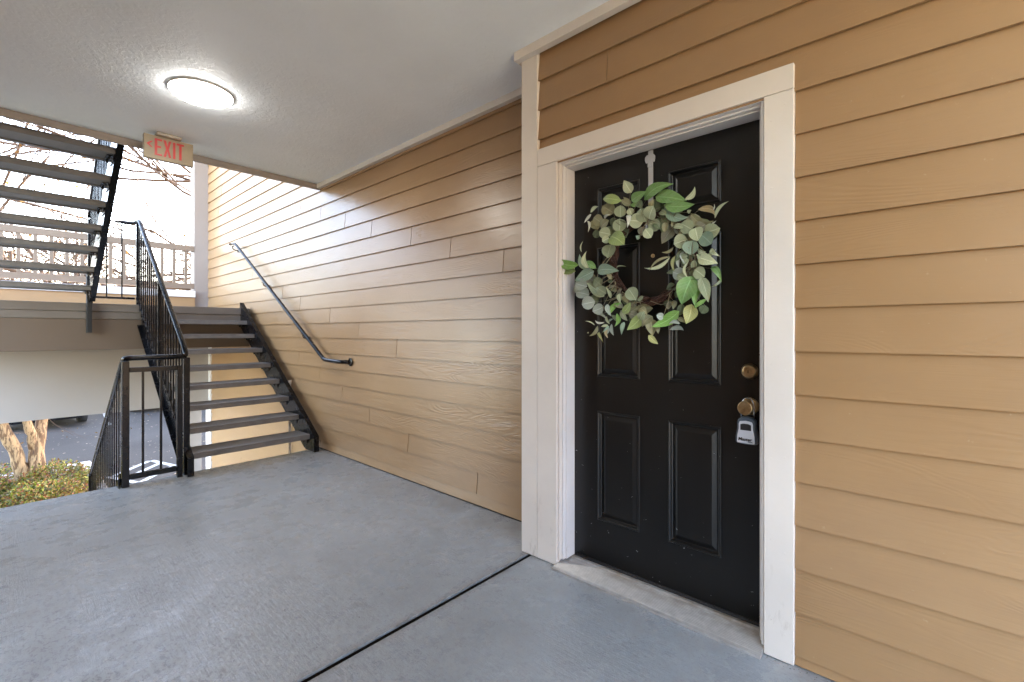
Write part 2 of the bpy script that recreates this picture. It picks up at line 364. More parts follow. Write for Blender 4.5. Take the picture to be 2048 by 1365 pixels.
def smooth_path(pts, r=.08, seg=5):                # corners rounded as a bent pipe's are
    pts = [Vector(p) for p in pts]; out = [pts[0]]
    for a, b, c in zip(pts, pts[1:], pts[2:]):
        d1 = min(r, (b - a).length * .45); d2 = min(r, (c - b).length * .45)
        p = b + (a - b).normalized() * d1; q = b + (c - b).normalized() * d2
        for k in range(seg + 1):
            t = k / seg; out.append(p * (1 - t) ** 2 + b * 2 * t * (1 - t) + q * t * t)
    out.append(pts[-1]); return out
def lathe(bm, prof, centre, axis, n=32):           # prof: (distance along axis, radius)
    axis = Vector(axis).normalized(); u, v = frame_of(axis); c = Vector(centre); rings = []
    for d, r in prof: rings.append([bm.verts.new(c + axis * d + (u * math.cos(2 * math.pi * k / n) + v * math.sin(2 * math.pi * k / n)) * max(r, 1e-5)) for k in range(n)])
    for a, b in zip(rings, rings[1:]):
        for k in range(n): bm.faces.new([a[k], a[(k + 1) % n], b[(k + 1) % n], b[k]])
    bm.faces.new(rings[0][::-1]); bm.faces.new(rings[-1]); return bm

WX, DX, CXX = 2.19, 2.02, 1.897      # far wall face, door face, casing face
Y0, CEIL, XL = 4.68, 2.72, -0.72      # floor edge, ceiling height, opposite wall
XO = -2.3; YB = -2.4                             # near end of the breezeway
RISE, RUN = .1675, .254
LZ = 9 * RISE                         # landing height
YL0, YL1 = Y0 - .06 + 8 * RUN, 8.6    # landing front edge, outer edge
UPZ = 18 * RISE
TOPZ = 5.75
GZ = -LZ                              # ground

# ------------------------------------------------------------------ ground and yard
g = bmesh.new(); B(g, -300, 300, -300, 600, GZ - .3, GZ - .008); o = struct(build('ground', g, 'grass'))
g = bmesh.new(); B(g, -60, 60, 9.5, 42, GZ - .2, GZ - .004); o = struct(build('parking_lot', g, 'asphalt', bevel=0))
g = bmesh.new(); B(g, XL, 3.2, 6.2, 9.5, GZ - .2, GZ); struct(build('walkway', g, 'concrete'))
g = bmesh.new(); B(g, -7, 1.02, 8.75, 12.25, GZ - .1, GZ + .05); struct(build('planting_bed', g, 'mulch'))
g = bmesh.new()
B(g, -7, 1.16, 12.25, 12.40, GZ - .1, GZ + .14); B(g, 1.02, 1.16, 9.2, 12.248, GZ - .1, GZ + .14)
struct(build('kerb', g, 'kerb', bevel=.02))
def stripe(pts):
    bm = bmesh.new()
    for (ax, ay), (bx, by) in pts:
        a = Vector((ax, ay)); b = Vector((bx, by)); d = (b - a).normalized(); n = Vector((-d.y, d.x)) * .05
        q = [a + n, a - n, b - n, b + n]
        top = [bm.verts.new((p.x, p.y, GZ + .004)) for p in q]; bm.faces.new(top)
    return bm
struct(build('painted_marking', stripe([((1.35, 11.3), (2.05, 12.1)), ((2.08, 12.1), (2.42, 10.9)), ((1.45, 10.9), (2.17, 11.75)), ((1.65, 10.5), (2.3, 11.3)), ((1.3, 11.35), (1.62, 10.45))]), 'white'))
struct(build('bay_line', stripe([((x, 17.6), (x + .35, 22.5)) for x in (-3.4, -.75, 2.05, 4.75, 7.4)]), 'white'))

# ------------------------------------------------------------------ breezeway shell
g = bmesh.new(); B(g, XO, 2.2, 1.610, Y0, -.24, 0); struct(build('floor', g, 'floor', bevel=.004))
g = bmesh.new(); B(g, XO, 2.2, YB, 1.581, -.24, 0.0); struct(build('floor', g, 'floor', bevel=.004))
g = bmesh.new(); B(g, XO + .01, 2.19, 1.579, 1.612, -.20, -.011); struct(build('joint_filler', g, 'sealant', bevel=0))
g = bmesh.new(); B(g, XL - .17, WX + .15, YB, Y0, CEIL, UPZ); struct(build('ceiling', g, 'ceil', bevel=0))
g = bmesh.new(); B(g, XL - .17, WX + .15, Y0 - .1, YL1 + .5, TOPZ, TOPZ + .2); struct(build('roof', g, 'ceil', bevel=0))
# trims hanging under the ceiling edges
t = thing('ceiling_trim', 'beige trim board running round the ceiling edge above the siding', 'trim', (WX, 3, CEIL - .045))
box('board', WX - .035, WX + .004, 1.66, Y0 - .022, CEIL - .045, CEIL - .001, 'trim', t)
box('board', XL + .02, WX - .001, Y0 - .02, Y0 + .006, CEIL - .055, CEIL - .001, 'edge', t)
box('board', XL + .02, WX - .001, Y0 + .002, Y0 + .022, CEIL - .02, UPZ, 'fascia', t)
box('board', 1.862, 1.90, YB, 1.672, CEIL - .05, CEIL - .001, 'trim', t)
box('board', 1.902, WX - .037, 1.652, 1.672, CEIL - .05, CEIL - .001, 'trim', t)

# ------------------------------------------------------------------ lap siding
def plank(x, y0, y1, z0, z1, parent, face=-1, thick=.011, lip=None):
    lip = LIP if lip is None else lip
    # bottom edge stands proud, top edge tucked under the next plank
    bm = bmesh.new(); s = face; n = max(1, int((y1 - y0) / 1.6)); j = random.uniform(-.0012, .0012)
    prof = [(x + j * s, z0), (x - s * (lip), z1), (x - s * (lip + thick), z1), (x - s * thick + j * s, z0)]
    rings = []
    for i in range(n + 1):
        y = y0 + (y1 - y0) * i / n; w = random.uniform(-.0009, .0009) if 0 < i < n else 0
        rings.append([bm.verts.new((px, y, pz + (w if k in (0, 3) else 0))) for k, (px, pz) in enumerate(prof)])
    for a, b in zip(rings, rings[1:]):
        for k in range(4): bm.faces.new([a[k], b[k], b[(k + 1) % 4], a[(k + 1) % 4]])
    bm.faces.new(rings[0][::-1]); bm.faces.new(rings[-1])
    return build('plank', bm, 'siding', parent)

EXP, Z00 = .1515, .077
LIP = .0155
far = thing('siding_wall', 'long recessed tan lap-siding wall running from the door corner past the stairs', 'wall', (WX + .1, 5, GZ))
box('sheathing', WX + .031, WX + .17, 1.66, YL1, GZ - .05, TOPZ - .003, 'dark', far, 0)
J = [(6.029, 2.722), (5.139, 2.573), (4.66, 2.419), (4.149, 2.269), (6.589, 1.943), (6.137, 1.812), (5.625, 1.705), (5.148, 1.526), (4.456, 1.381), (3.676, 2.125), (3.082, 1.979), (2.598, 1.826), (2.065, 1.668), (3.898, 1.232), (3.286, 1.079), (5.174, .956), (4.68, .801), (4.207, .639), (3.712, .484), (3.123, .327), (2.315, .16), (1.94, .052)]
joints = {}
for y, z in J: joints.setdefault(math.floor((z - Z00) / EXP), []).append(y)
for k in range(-11, 38):
    z0 = Z00 + EXP * k; z1 = z0 + EXP + .022
    if k == -1 and False: continue
    ymin = 1.655; ymax = YL1
    if z0 < -.1: ymin = Y0 - .4; ymax = 8.37
    if z0 + EXP > CEIL + .12: ymin = Y0 + .023
    if z1 > TOPZ: break
    if z0 < 0 and z0 > -.1: 
        plank(WX, 1.655, Y0 - .01, .004, z1, far); plank(WX, Y0 + .004, YL1 if z0 > 0 else 8.37, z0, z1, far); continue
    js = joints.get(k)
    if js is None:
        r = random.Random(k * 13 + 5); js = [5.2 + (k * 1.37) % 2.9]
    cuts = [ymin] + sorted(y for y in js if ymin + .2 < y < ymax - .2) + [ymax]
    for a, b in zip(cuts, cuts[1:]): plank(WX, a + (.003 if a != ymin else 0), b - (.003 if b != ymax else 0), z0, z1, far)
box('corner_board', WX - .012, WX + .02, 8.375, YL1 + .02, GZ, 1.0, 'trimw', far)

# opposite side of the breezeway
opp = thing('siding_wall', 'tan lap-siding wall on the opposite side of the breezeway', 'wall', (XL - .1, 3, 0))
OY0, OY1 = -1.1, Y0 - .02
box('sheathing', XL - .17, XL - .031, OY0 + .01, OY1 - .01, .002, CEIL - .002, 'dark', opp, 0)
for k in range(0, 18):
    z0 = Z00 + EXP * k if k else .004; z1 = min(Z00 + EXP * (k + 1) + .022, CEIL - .004)
    c = OY0 + .4 + (k * 1.71) % 2.9; cuts = [OY0, c, OY1] if k % 2 else [OY0, OY1]
    for a, b in zip(cuts, cuts[1:]): plank(XL, a + .0015, b - .0015, z0, z1, opp, face=1)
box('corner_board', XL - .18, XL + .012, OY1 - .009, OY1 + .014, .003, CEIL - .003, 'trim', opp, .003)
box('corner_board', XL - .18, XL + .012, OY0 - .014, OY0 + .009, .003, CEIL - .003, 'trim', opp, .003)

# door wall
LIP = .017
dw = thing('siding_wall', 'tan lap-siding wall with beige corner board round the black entry door', 'wall', (2.0, 0, 0))
SXX = 1.906
bm = bmesh.new(); B(bm, SXX + .031, 2.19, YB, .40, .002, CEIL - .002); B(bm, SXX + .031, 2.19, .402, 1.50, 2.11, CEIL - .002); B(bm, 1.938, 2.189, 1.47, 1.625, .002, CEIL - .002); B(bm, 2.10, 2.18, .41, 1.46, .002, 2.10)
build('sheathing', bm, 'dark', dw)
E2, Z2 = .1558, .507 - 3 * .1558
for k in range(-1, 18):
    z0 = Z2 + E2 * k; z1 = z0 + E2 + .022
    if z0 < .004: z0 = .006
    if z1 < .02: continue
    z1 = min(z1, CEIL - .004)
    ymax = .356 if z0 < 2.0 else 1.5385
    cuts = [YB, ymax]
    if ymax > 1 and 2.3 < (z0 + E2 / 2) < 2.5: cuts = [YB, 1.126, ymax]
    elif k % 3 == 1: cuts = [YB, -1.2 - .2 * (k % 4), ymax]
    for a, b in zip(cuts, cuts[1:]): plank(SXX, a + (.001 if a != YB else 0), b - (.001 if b != ymax else 0), z0, z1, dw)
box('corner_board', CXX, 1.925, 1.539, 1.648, .003, CEIL - .003, 'trim', dw, .003)
box('corner_board', 1.926, 2.205, 1.630, 1.6475, .003, CEIL - .003, 'trim', dw, .003)

def nails(pts, x, parent, mat='trim'):
    bm = bmesh.new()
    for (y, z) in pts: lathe(bm, [(-.0002, .0036), (.0007, .0034), (.0011, .0018)], (x, y, z), (-1, 0, 0), 8)
    o = build('nail_heads', bm, mat, parent); o['kind'] = 'stuff'
rn = random.Random(4)
nails([(.385, z + rn.uniform(-.03, .03)) for z in (.12, .42, .75, 1.08, 1.4, 1.75, 2.0)] + [(.43, z + rn.uniform(-.03, .03)) for z in (.12, .42, .75, 1.08, 1.4, 1.75, 2.0)] + [(y, 2.10 + rn.uniform(0, .04)) for y in (.5, .72, .95, 1.18, 1.4)] + [(1.44, z) for z in (.1, .5, .93, 1.35, 1.8)] + [(1.51, z) for z in (.13, .52, .9, 1.38, 1.78)] + [(1.60, z) for z in (.1, .6, 1.1, 1.6, 2.1, 2.5)], CXX, dw)
# door frame
df = thing('door_frame', 'beige casing and stepped moulding round the black front door', 'door frame', (1.95, .93, 0))
box('casing', CXX, 1.925, 1.410, 1.5375, .003, 2.0725, 'trim', df, .003)
box('casing', CXX, 1.925, .357, .455, .003, 2.0725, 'trim', df, .003)
box('casing', CXX - .0005, 1.925, .357, 1.5375, 2.074, 2.165, 'trim', df, .003)
steps = ((1.906, .0, .010), (1.928, .010, .019), (1.948, .019, .026))
for s_, (xa, i0, i1) in enumerate(steps):
    box('moulding', xa, 2.05, 1.410 - i1, 1.4095 - i0, .0285, 2.0735 - i1, 'trimw' if s_ else 'trim', df, .002)
    box('moulding', xa, 2.05, .4555 + i0, .455 + i1, .0285, 2.0735 - i1, 'trimw', df, .002)
    box('moulding', xa, 2.05, .456 + (i0 if s_ else 0), 1.409 - (i0 if s_ else 0), 2.0738 - i1, 2.0735 - i0, 'trimw', df, .002)
# sill
bm = bmesh.new()
prof = [(1.855, .001), (1.855, .010), (1.868, .014)]
x = 1.868
z = .014
while x < 1.99:
    prof += [(x + .003, z + .003), (x + .0055, z + .003), (x + .008, z + .0002)]; x += .0095; z += .00042
prof += [(2.0, .026), (2.07, .028), (2.07, .001)]
prism_xz(bm, prof, .4565, 1.4085); build('threshold', bm, 'alu', df)

# ------------------------------------------------------------------ front door
fd = thing('front_door', 'black six-panel front door with brass locks, paint flecked near the bottom', 'door', (DX + .02, .93, .03))
DY = [.481, .644, .8745, 1.012, 1.244, 1.3835]; DZ = [.034, .250, .800, .975, 1.623, 1.747, 1.923, 2.046]
bm = bmesh.new(); panels = []
vg = {}
def gv(i, j):
    if (i, j) not in vg: vg[i, j] = bm.verts.new((DX, DY[i], DZ[j]))
    return vg[i, j]
for i in range(5):
    for j in range(7):
        if i in (1, 3) and j in (1, 3, 5): panels.append((DY[i], DY[i + 1], DZ[j], DZ[j + 1])); continue
        bm.faces.new([gv(i, j), gv(i + 1, j), gv(i + 1, j + 1), gv(i, j + 1)])
geom = [f for f in bm.faces]
B(bm, DX + .022, DX + .044, DY[0], DY[-1], DZ[0], DZ[-1])
for a, b in (((DY[0], DZ[0]), (DY[-1], DZ[0])), ((DY[-1], DZ[0]), (DY[-1], DZ[-1])), ((DY[-1], DZ[-1]), (DY[0], DZ[-1])), ((DY[0], DZ[-1]), (DY[0], DZ[0]))):
    bm.faces.new([bm.verts.new((DX, a[0], a[1])), bm.verts.new((DX, b[0], b[1])), bm.verts.new((DX + .022, b[0], b[1])), bm.verts.new((DX + .022, a[0], a[1]))])
leaf_o = build('door_leaf', bm, 'door', fd)
for (a, b, c, d) in panels:
    bm = bmesh.new(); rs = []
    for ins, dep in ((0, 0), (.0025, -.0045), (.007, -.0055), (.011, -.002), (.013, .009), (.017, .012), (.022, .0115), (.040, .0035), (.043, .003)):
        rs.append([bm.verts.new((DX + dep, y, z)) for y, z in ((a + ins, c + ins), (b - ins, c + ins), (b - ins, d - ins), (a + ins, d - ins))])
    for p, q in zip(rs, rs[1:]):
        for k in range(4): bm.faces.new([p[k], p[(k + 1) % 4], q[(k + 1) % 4], q[k]])
    bm.faces.new(rs[-1]); build('panel', bm, 'door', leaf_o, bevel=.0012, segs=2)
bm = bmesh.new(); lathe(bm, [(0, .009), (.003, .009), (.0045, .006), (.0048, .001)], (DX, .947, 1.552), (-1, 0, 0), 20); build('peephole', bm, 'brass', leaf_o, True)
box('door_sweep', DX - .006, DX + .03, .484, 1.380, .026, .040, 'dark', fd, .002)
# deadbolt
bm = bmesh.new(); lathe(bm, [(0, .0325), (.004, .0325), (.020, .026), (.024, .0235), (.0245, .018)], (DX, .534, 1.040), (-1, 0, 0)); db = build('deadbolt', bm, 'brass', fd, True)
bm = bmesh.new(); lathe(bm, [(0, .0175), (.002, .0175), (.0025, .016)], (DX - .0245, .534, 1.040), (-1, 0, 0)); build('lock_cylinder', bm, 'brass', db)
box('keyhole', DX - .0276, DX - .027, .5325, .5355, 1.034, 1.046, 'dark', db, 0)
# knob
bm = bmesh.new(); lathe(bm, [(0, .0345), (.004, .0345), (.009, .030), (.012, .022), (.013, .012)], (DX, .534, .900), (-1, 0, 0)); kn = build('rosette', bm, 'brass', fd, True)
bm = bmesh.new(); lathe(bm, [(0, .0125), (.022, .0115), (.030, .015), (.040, .025), (.050, .0275), (.058, .0275), (.0605, .0255), (.0607, .023), (.059, .016), (.0582, .001)], (DX - .012, .534, .900), (-1, 0, 0)); build('door_knob', bm, 'brass', fd, True)

# key lock box hanging from the knob
kx = DX - .044
lb = thing('key_lock_box', 'grey key lock box with silver face hanging from the brass knob', 'lock box', (kx, .533, .75))
bm = bmesh.new(); tube(bm, smooth_path([(kx + .014, .511, .85), (kx + .014, .511, .90), (kx + .014, .52, .934), (kx + .014, .548, .934), (kx + .014, .557, .90), (kx + .014, .557, .85)], .02), .0034, 10); build('shackle', bm, 'chrome', lb, True)
def outline(ws, zs): return [(.533 + w_, z) for w_, z in zip(ws, zs)] + [(.533 - w_, z) for w_, z in reversed(list(zip(ws, zs)))]
bo = outline([.006, .036, .0405, .040, .034, .0335, .031, .018, .0], [.755, .757, .765, .785, .815, .838, .852, .861, .863])
bo = [p for p in bo if abs(p[0] - .533) > 1e-6 or True]
def poly_yz(bm, pts, x0, x1):
    seen = []; 
    for p in pts:
        if not seen or (abs(p[0] - seen[-1][0]) + abs(p[1] - seen[-1][1])) > 1e-5: seen.append(p)
    return prism_yz(bm, seen, x0, x1)
body = build('body', poly_yz(bmesh.new(), bo, kx - .014, kx + .022), 'lockgrey', lb, bevel=.006, segs=3)
fo = outline([.004, .031, .0325, .031, .026, .0255, .022, .0], [.760, .761, .766, .79, .816, .836, .846, .850])
face = build('face_plate', poly_yz(bmesh.new(), fo, kx - .019, kx - .0135), 'lockface', lb, bevel=.002)
build('shutter', poly_yz(bmesh.new(), [(.533 - .0195, .812), (.533 + .0195, .812), (.533 + .0195, .834), (.533 + .010, .838), (.533 - .010, .838), (.533 - .0195, .834)], kx - .0198, kx - .0188), 'black', face, bevel=.0004)
def text_mesh(name, s, size, loc, mat, parent, shear=0.0, weight=0.0, ext=.0004, align='CENTER'):
    cu = bpy.data.curves.new(name, 'FONT'); cu.body = s; cu.size = size; cu.extrude = ext; cu.shear = shear; cu.offset = weight; cu.align_x = align; cu.align_y = 'CENTER'; cu.resolution_u = 3
    to = bpy.data.objects.new('tmp', cu); COL.objects.link(to); bpy.context.view_layer.update()
    me = bpy.data.meshes.new_from_object(to.evaluated_get(bpy.context.evaluated_depsgraph_get())); bpy.data.objects.remove(to)
    me.materials.clear(); me.materials.append(M[mat]); me.name = name
    # text plane x->-Y, y->Z (read from the -X side)
    me.transform(Matrix(((0, 0, -1, 0), (-1, 0, 0, 0), (0, 1, 0, 0), (0, 0, 0, 1))))
    o = bpy.data.objects.new(name, me); COL.objects.link(o); o.parent = parent; o.location = Vector(loc) - wloc(parent); return o
text_mesh('lettering', 'Master', .0175, (kx - .0194, .536, .776), 'black', face, .15, .0006)
text_mesh('lettering', 'Lock', .0085, (kx - .0194, .517, .7675), 'black', face, .15, .0003)

# over-the-door wreath hanger
wh = thing('wreath_hanger', 'clear plastic over-door hanger above the wreath', 'hanger', (DX - .005, .957, 1.62))
wy = .957
box('strap', DX - .0045, DX - .0015, wy - .012, wy + .012, 1.66, 2.044, 'clear', wh, .001)
bm = bmesh.new(); poly_yz(bm, [(wy - .024, 1.998), (wy - .021, 1.985), (wy - .012, 1.985), (wy - .013, 1.965), (wy + .013, 1.965), (wy + .012, 1.985), (wy + .021, 1.985), (wy + .026, 1.998), (wy + .026, 2.012), (wy + .017, 2.022), (wy - .015, 2.022), (wy - .024, 2.012)], DX - .010, DX - .005)
build('clip', bm, 'clear', wh, bevel=.0015)
bm = bmesh.new(); tube(bm, smooth_path([(DX - .004, wy, 1.70), (DX - .004, wy, 1.655), (DX - .045, wy, 1.655), (DX - .045, wy, 1.69)], .015), .005, 8); build('hook', bm, 'clear', wh, True)

# ------------------------------------------------------------------ wreath
S6, OX, OY = 380 / 1441., 1090., 340.
def c6(x, y): return OX + x * S6, OY + y * S6
RC = onX(*c6(800, 680), DX - .035); RR = .192
wr = thing('wreath', 'eucalyptus and twig wreath hanging on the black door', 'wreath', (RC.x, RC.y, RC.z))
bm = bmesh.new(); rnd = random.Random(3)
for s in range(20):
    ph = rnd.uniform(0, 6.28); tw = rnd.choice((-5, -4, 4, 5, 6)); rr = rnd.uniform(.007, .022); pts = []; rad = []
    for k in range(73):
        a = 2 * math.pi * k / 72; q = ph + tw * a; jj = 1 + .12 * math.sin(a * 9 + s)
        R = RR + rr * math.cos(q) * jj
        pts.append(RC + Vector((rr * .8 * math.sin(q) + .004 * math.sin(a * 13 + s), R * math.cos(a), R * math.sin(a)))); rad.append(rnd.uniform(.0016, .0028))
    tube(bm, pts, rad, 5)
for s in range(150):
    a = rnd.uniform(0, 6.28); R = RR + rnd.uniform(-.02, .02); p = RC + Vector((rnd.uniform(-.02, .012), R * math.cos(a), R * math.sin(a)))
    q = p + Vector((rnd.uniform(-.018, .0), -math.sin(a) * .04 + rnd.uniform(-.015, .015), math.cos(a) * .04 + rnd.uniform(-.015, .015)))
    tube(bm, [p, (p + q) / 2 + Vector((-.003, 0, .003)), q], [.0013, .0011, .0006], 4)
build('twig_ring', bm, 'vine', wr, True)
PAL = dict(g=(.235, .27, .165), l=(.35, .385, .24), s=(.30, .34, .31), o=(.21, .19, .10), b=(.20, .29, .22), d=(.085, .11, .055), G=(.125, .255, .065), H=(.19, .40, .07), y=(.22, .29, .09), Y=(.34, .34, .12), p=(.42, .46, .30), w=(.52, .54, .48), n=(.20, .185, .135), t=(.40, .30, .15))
LV = []   # (shape, base x, base y, tip x, tip y, width, colour)
def R_(cx, cy, r, col, ang=None, wf=1.0):
    if ang is None:  # stem end towards the ring
        ang = math.atan2(680 - cy, 800 - cx) if True else 0
        d = math.hypot(800 - cx, 680 - cy); ang += (0 if d > 330 else math.pi); ang += rnd.uniform(-.7, .7)
    LV.append(('r', cx + r * math.cos(ang), cy + r * math.sin(ang), cx - r * math.cos(ang), cy - r * math.sin(ang), 2 * r * wf * .98, col))
def L_(bx, by, tx, ty, w_, col, k='l'): LV.append((k, bx, by, tx, ty, w_, col))
for a in ((483, 300, 52, 'o', .6), (573, 315, 46, 'g', 1.6), (563, 422, 52, 'g', -1.5), (490, 617, 53, 'g', -1.3), (548, 538, 60, 'y', -2.6), (453, 482, 44, 'l', .2), (390, 490, 30, 'd', 0), (460, 530, 30, 'l', -.5), (405, 385, 42, 'o', -2.5), (378, 420, 40, 'o', -2.2), (455, 415, 42, 'o', 2.4),
          (500, 470, 45, 'd', -1), (600, 470, 48, 'd', -2), (650, 318, 28, 'l', 1.2), (688, 392, 55, 'l', .1), (745, 345, 54, 'g', 1.2), (808, 325, 54, 'l', 1.9), (828, 425, 46, 'l', -2.6), (782, 483, 40, 'l', -2.2), (740, 465, 36, 'n', -1.2), (880, 410, 52, 'd', -2.2), (840, 270, 50, 'd', 2),
          (1015, 445, 38, 's', 0.3), (1075, 435, 52, 'g', .5), (1130, 385, 52, 'n', 1.8), (1150, 490, 50, 'l', -1.8), (1220, 528, 55, 'b', -2.4), (1030, 548, 56, 'l', -.3), (1112, 590, 56, 'b', -1.4), (1180, 440, 45, 'n', 2.5), (1090, 500, 45, 'd', 0),
          (1015, 790, 48, 's', .3), (1035, 872, 33, 'n', -1), (1172, 785, 46, 'g', -2.5), (1205, 1060, 35, 'd', -1), (872, 1112, 28, 's', .3), (660, 945, 52, 'g', 1.0), (285, 940, 52, 's', .2), (275, 872, 48, 's', .3), (330, 1010, 52, 's', -.2), (402, 1055, 46, 's', -.4), (430, 915, 42, 'g', .6), (375, 985, 38, 'd', 0), (250, 905, 34, 's', .2), (350, 830, 46, 'n', .5), (400, 850, 40, 'd', .7)):
    R_(*a)
R_(1265, 455, 62, 'l', 2.9, .85); R_(1030, 1060, 46, 'd', -1.3, .6)
for a in ((655, 175, 598, 80, 82, 'p'), (655, 235, 772, 165, 78, 'G'), (752, 230, 975, 106, 88, 'G'), (838, 205, 1075, 235, 112, 'G'), (905, 268, 1135, 262, 92, 'G'), (905, 262, 1088, 358, 84, 'b'), (1062, 228, 1136, 128, 42, 'p'),
          (580, 235, 440, 222, 78, 'y'), (655, 268, 570, 228, 58, 'o'), (700, 255, 640, 270, 40, 'G'), (345, 325, 404, 280, 30, 'p'), (350, 335, 298, 402, 26, 'w'), (322, 388, 326, 474, 22, 'w'), (625, 345, 624, 440, 40, 'w'), (455, 375, 500, 335, 24, 'w'),
          (985, 425, 885, 562, 108, 'n'), (925, 350, 925, 450, 46, 'o'), (985, 360, 960, 440, 42, 'o'), (720, 520, 690, 500, 40, 'b'), (1080, 325, 1110, 305, 30, 'p'), (1105, 330, 1278, 388, 68, 'o'), (1160, 300, 1285, 345, 52, 't'), (1288, 368, 1396, 238, 30, 'l'), (1272, 305, 1283, 260, 10, 'w'), (1268, 405, 1300, 385, 14, 'w'),
          (1168, 665, 1312, 712, 92, 'l'), (1262, 738, 1338, 850, 50, 'G'), (1338, 830, 1262, 888, 20, 'g'), (1225, 650, 1300, 598, 26, 'l'), (1262, 598, 1330, 658, 36, 'p'), (1160, 600, 1222, 622, 38, 'p'), (948, 665, 752, 745, 34, 'p'), (955, 660, 790, 770, 22, 'o'), (975, 590, 885, 625, 26, 'o'), (1040, 610, 985, 700, 44, 'd'), (988, 650, 985, 778, 28, 'Y'), (1050, 615, 1060, 715, 30, 's'), (1020, 660, 1020, 750, 30, 's'), (1085, 640, 1060, 760, 40, 'd'), (1130, 690, 1180, 750, 50, 'd'), (1100, 720, 1180, 830, 50, 'd'), (1085, 700, 1095, 830, 24, 'p'),
          (1120, 805, 1036, 1020, 158, 'G'), (1182, 812, 1238, 1005, 88, 'g'), (1182, 900, 1150, 1055, 46, 'H'), (1112, 1020, 1070, 1168, 112, 'Y'), (1160, 900, 1140, 1010, 60, 'd'), (1225, 980, 1130, 1050, 34, 'H'),
          (1018, 1072, 808, 1192, 98, 'H'), (1005, 1125, 1062, 1160, 38, 'o'), (1025, 1168, 940, 1170, 32, 's'), (945, 1212, 1052, 1220, 38, 's'), (785, 1255, 857, 1322, 52, 'Y'), (815, 1110, 735, 1190, 80, 'o'), (800, 1130, 815, 1260, 95, 'o'), (845, 1185, 860, 1245, 44, 'o'), (738, 1105, 623, 1215, 96, 'y'), (690, 1052, 818, 1050, 88, 'o'), (708, 1040, 598, 1092, 72, 'o'), (590, 1090, 650, 1005, 66, 'y'), (575, 1065, 625, 1145, 52, 'l'), (545, 1090, 528, 1190, 40, 'H'), (478, 1100, 580, 1010, 46, 'H'), (470, 1020, 500, 1110, 46, 's'), (505, 1170, 522, 1258, 30, 's'), (600, 1155, 580, 1252, 40, 'b'), (562, 985, 580, 893, 24, 'n'), (500, 975, 462, 888, 30, 'g'), (475, 1205, 478, 1278, 26, 't'),
          (255, 722, 92, 672, 80, 'H'), (232, 770, 60, 742, 84, 'y'), (330, 760, 262, 640, 58, 'b'), (335, 752, 315, 618, 46, 'l'), (388, 748, 300, 700, 56, 'G'), (372, 768, 222, 842, 104, 'b'), (398, 765, 562, 768, 92, 'b'), (278, 625, 288, 543, 12, 'p'), (450, 962, 318, 858, 92, 'g'),
          (400, 1185, 333, 1262, 32, 'o'), (405, 1235, 445, 1312, 28, 'Y'), (378, 1180, 302, 1148, 11, 'p'), (480, 1180, 425, 1190, 24, 'l'), (485, 1185, 435, 1235, 22, 'b'), (480, 1190, 460, 1255, 20, 's'), (490, 1170, 470, 1110, 24, 'l'), (485, 1150, 520, 1130, 22, 'b'), (465, 1130, 390, 1100, 20, 's'), (450, 1160, 380, 1140, 18, 'w'), (440, 1100, 400, 1060, 26, 's'), (540, 742, 618, 735, 10, 'g'), (330, 1235, 318, 1240, 14, 'o'), (1150, 640, 1210, 700, 30, 'd'), (1200, 700, 1150, 640, 40, 'g'), (1170, 870, 1215, 960, 50, 'd'), (560, 1150, 500, 1100, 40, 'd'), (640, 1120, 700, 1180, 60, 'd'), (900, 300, 840, 240, 50, 'd'), (700, 240, 740, 290, 60, 'd'), (1050, 300, 960, 330, 50, 'd'), (1240, 420, 1180, 370, 60, 'd'), (520, 360, 510, 440, 44, 'd')):
    L_(*a)
for k in range(70):     # filler leaves tucked behind, along the covered arcs
    a = math.radians(rnd.choice((rnd.uniform(-60, 135), rnd.uniform(-60, 60), rnd.uniform(195, 262)))); rr_ = rnd.uniform(150, 400) if a < 1.9 else rnd.uniform(330, 470)
    cx_, cy_ = 800 + rr_ * math.cos(a) * .85 * (1 if rr_ > 280 else 1.5), 680 - (rr_ if rr_ > 280 else 300) * math.sin(a); b_a = rnd.uniform(0, 6.28); r2 = rnd.uniform(22, 42)
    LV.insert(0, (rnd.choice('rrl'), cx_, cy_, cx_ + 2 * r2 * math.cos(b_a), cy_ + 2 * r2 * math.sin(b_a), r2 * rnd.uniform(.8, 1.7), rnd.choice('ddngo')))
def leaf_mesh(base, tip, wid, nrm, shape, r):
    ax = tip - base; ln = ax.length; ax = ax / ln; sd = ax.cross(nrm).normalized(); up = sd.cross(ax).normalized()
    nl, nw = 8, 4; bm = bmesh.new(); uvl = bm.loops.layers.uv.new('UVMap'); rows = []; bend = r.uniform(-.3, .42) * (1.3 if shape == 'l' else .6); fold = r.uniform(.10, .38); swirl = r.uniform(-.12, .12) if wid > ln * .36 else r.choice((-1, 1)) * r.uniform(.15, .42); curlt = r.uniform(-.3, .3)
    for i in range(nl + 1):
        t_ = i / nl
        if shape == 'r': hw = math.sin(math.pi * min(1, max(0, t_)) ** .92) ** .55 * .5
        else: hw = (math.sin(math.pi * t_ ** .72)) ** .9 * .5
        hw = max(hw, .012); row = []
        for j in range(nw + 1):
            s_ = j / nw * 2 - 1
            o = base + ax * (t_ * ln) + sd * (s_ * hw * wid) + sd * (swirl * ln * (t_ * (1 - t_)) * 2)
            o += up * (bend * ln * 4 * t_ * (1 - t_) * .5 + abs(s_) * hw * wid * fold + curlt * wid * .25 * s_ * t_)
            row.append((bm.verts.new(o), (j / nw, t_)))
        rows.append(row)
    for a, b in zip(rows, rows[1:]):
        for j in range(nw):
            f = bm.faces.new([a[j][0], a[j + 1][0], b[j + 1][0], b[j][0]])
            for lp, uvv in zip(f.loops, (a[j][1], a[j + 1][1], b[j + 1][1], b[j][1])): lp[uvl].uv = uvv
    return bm
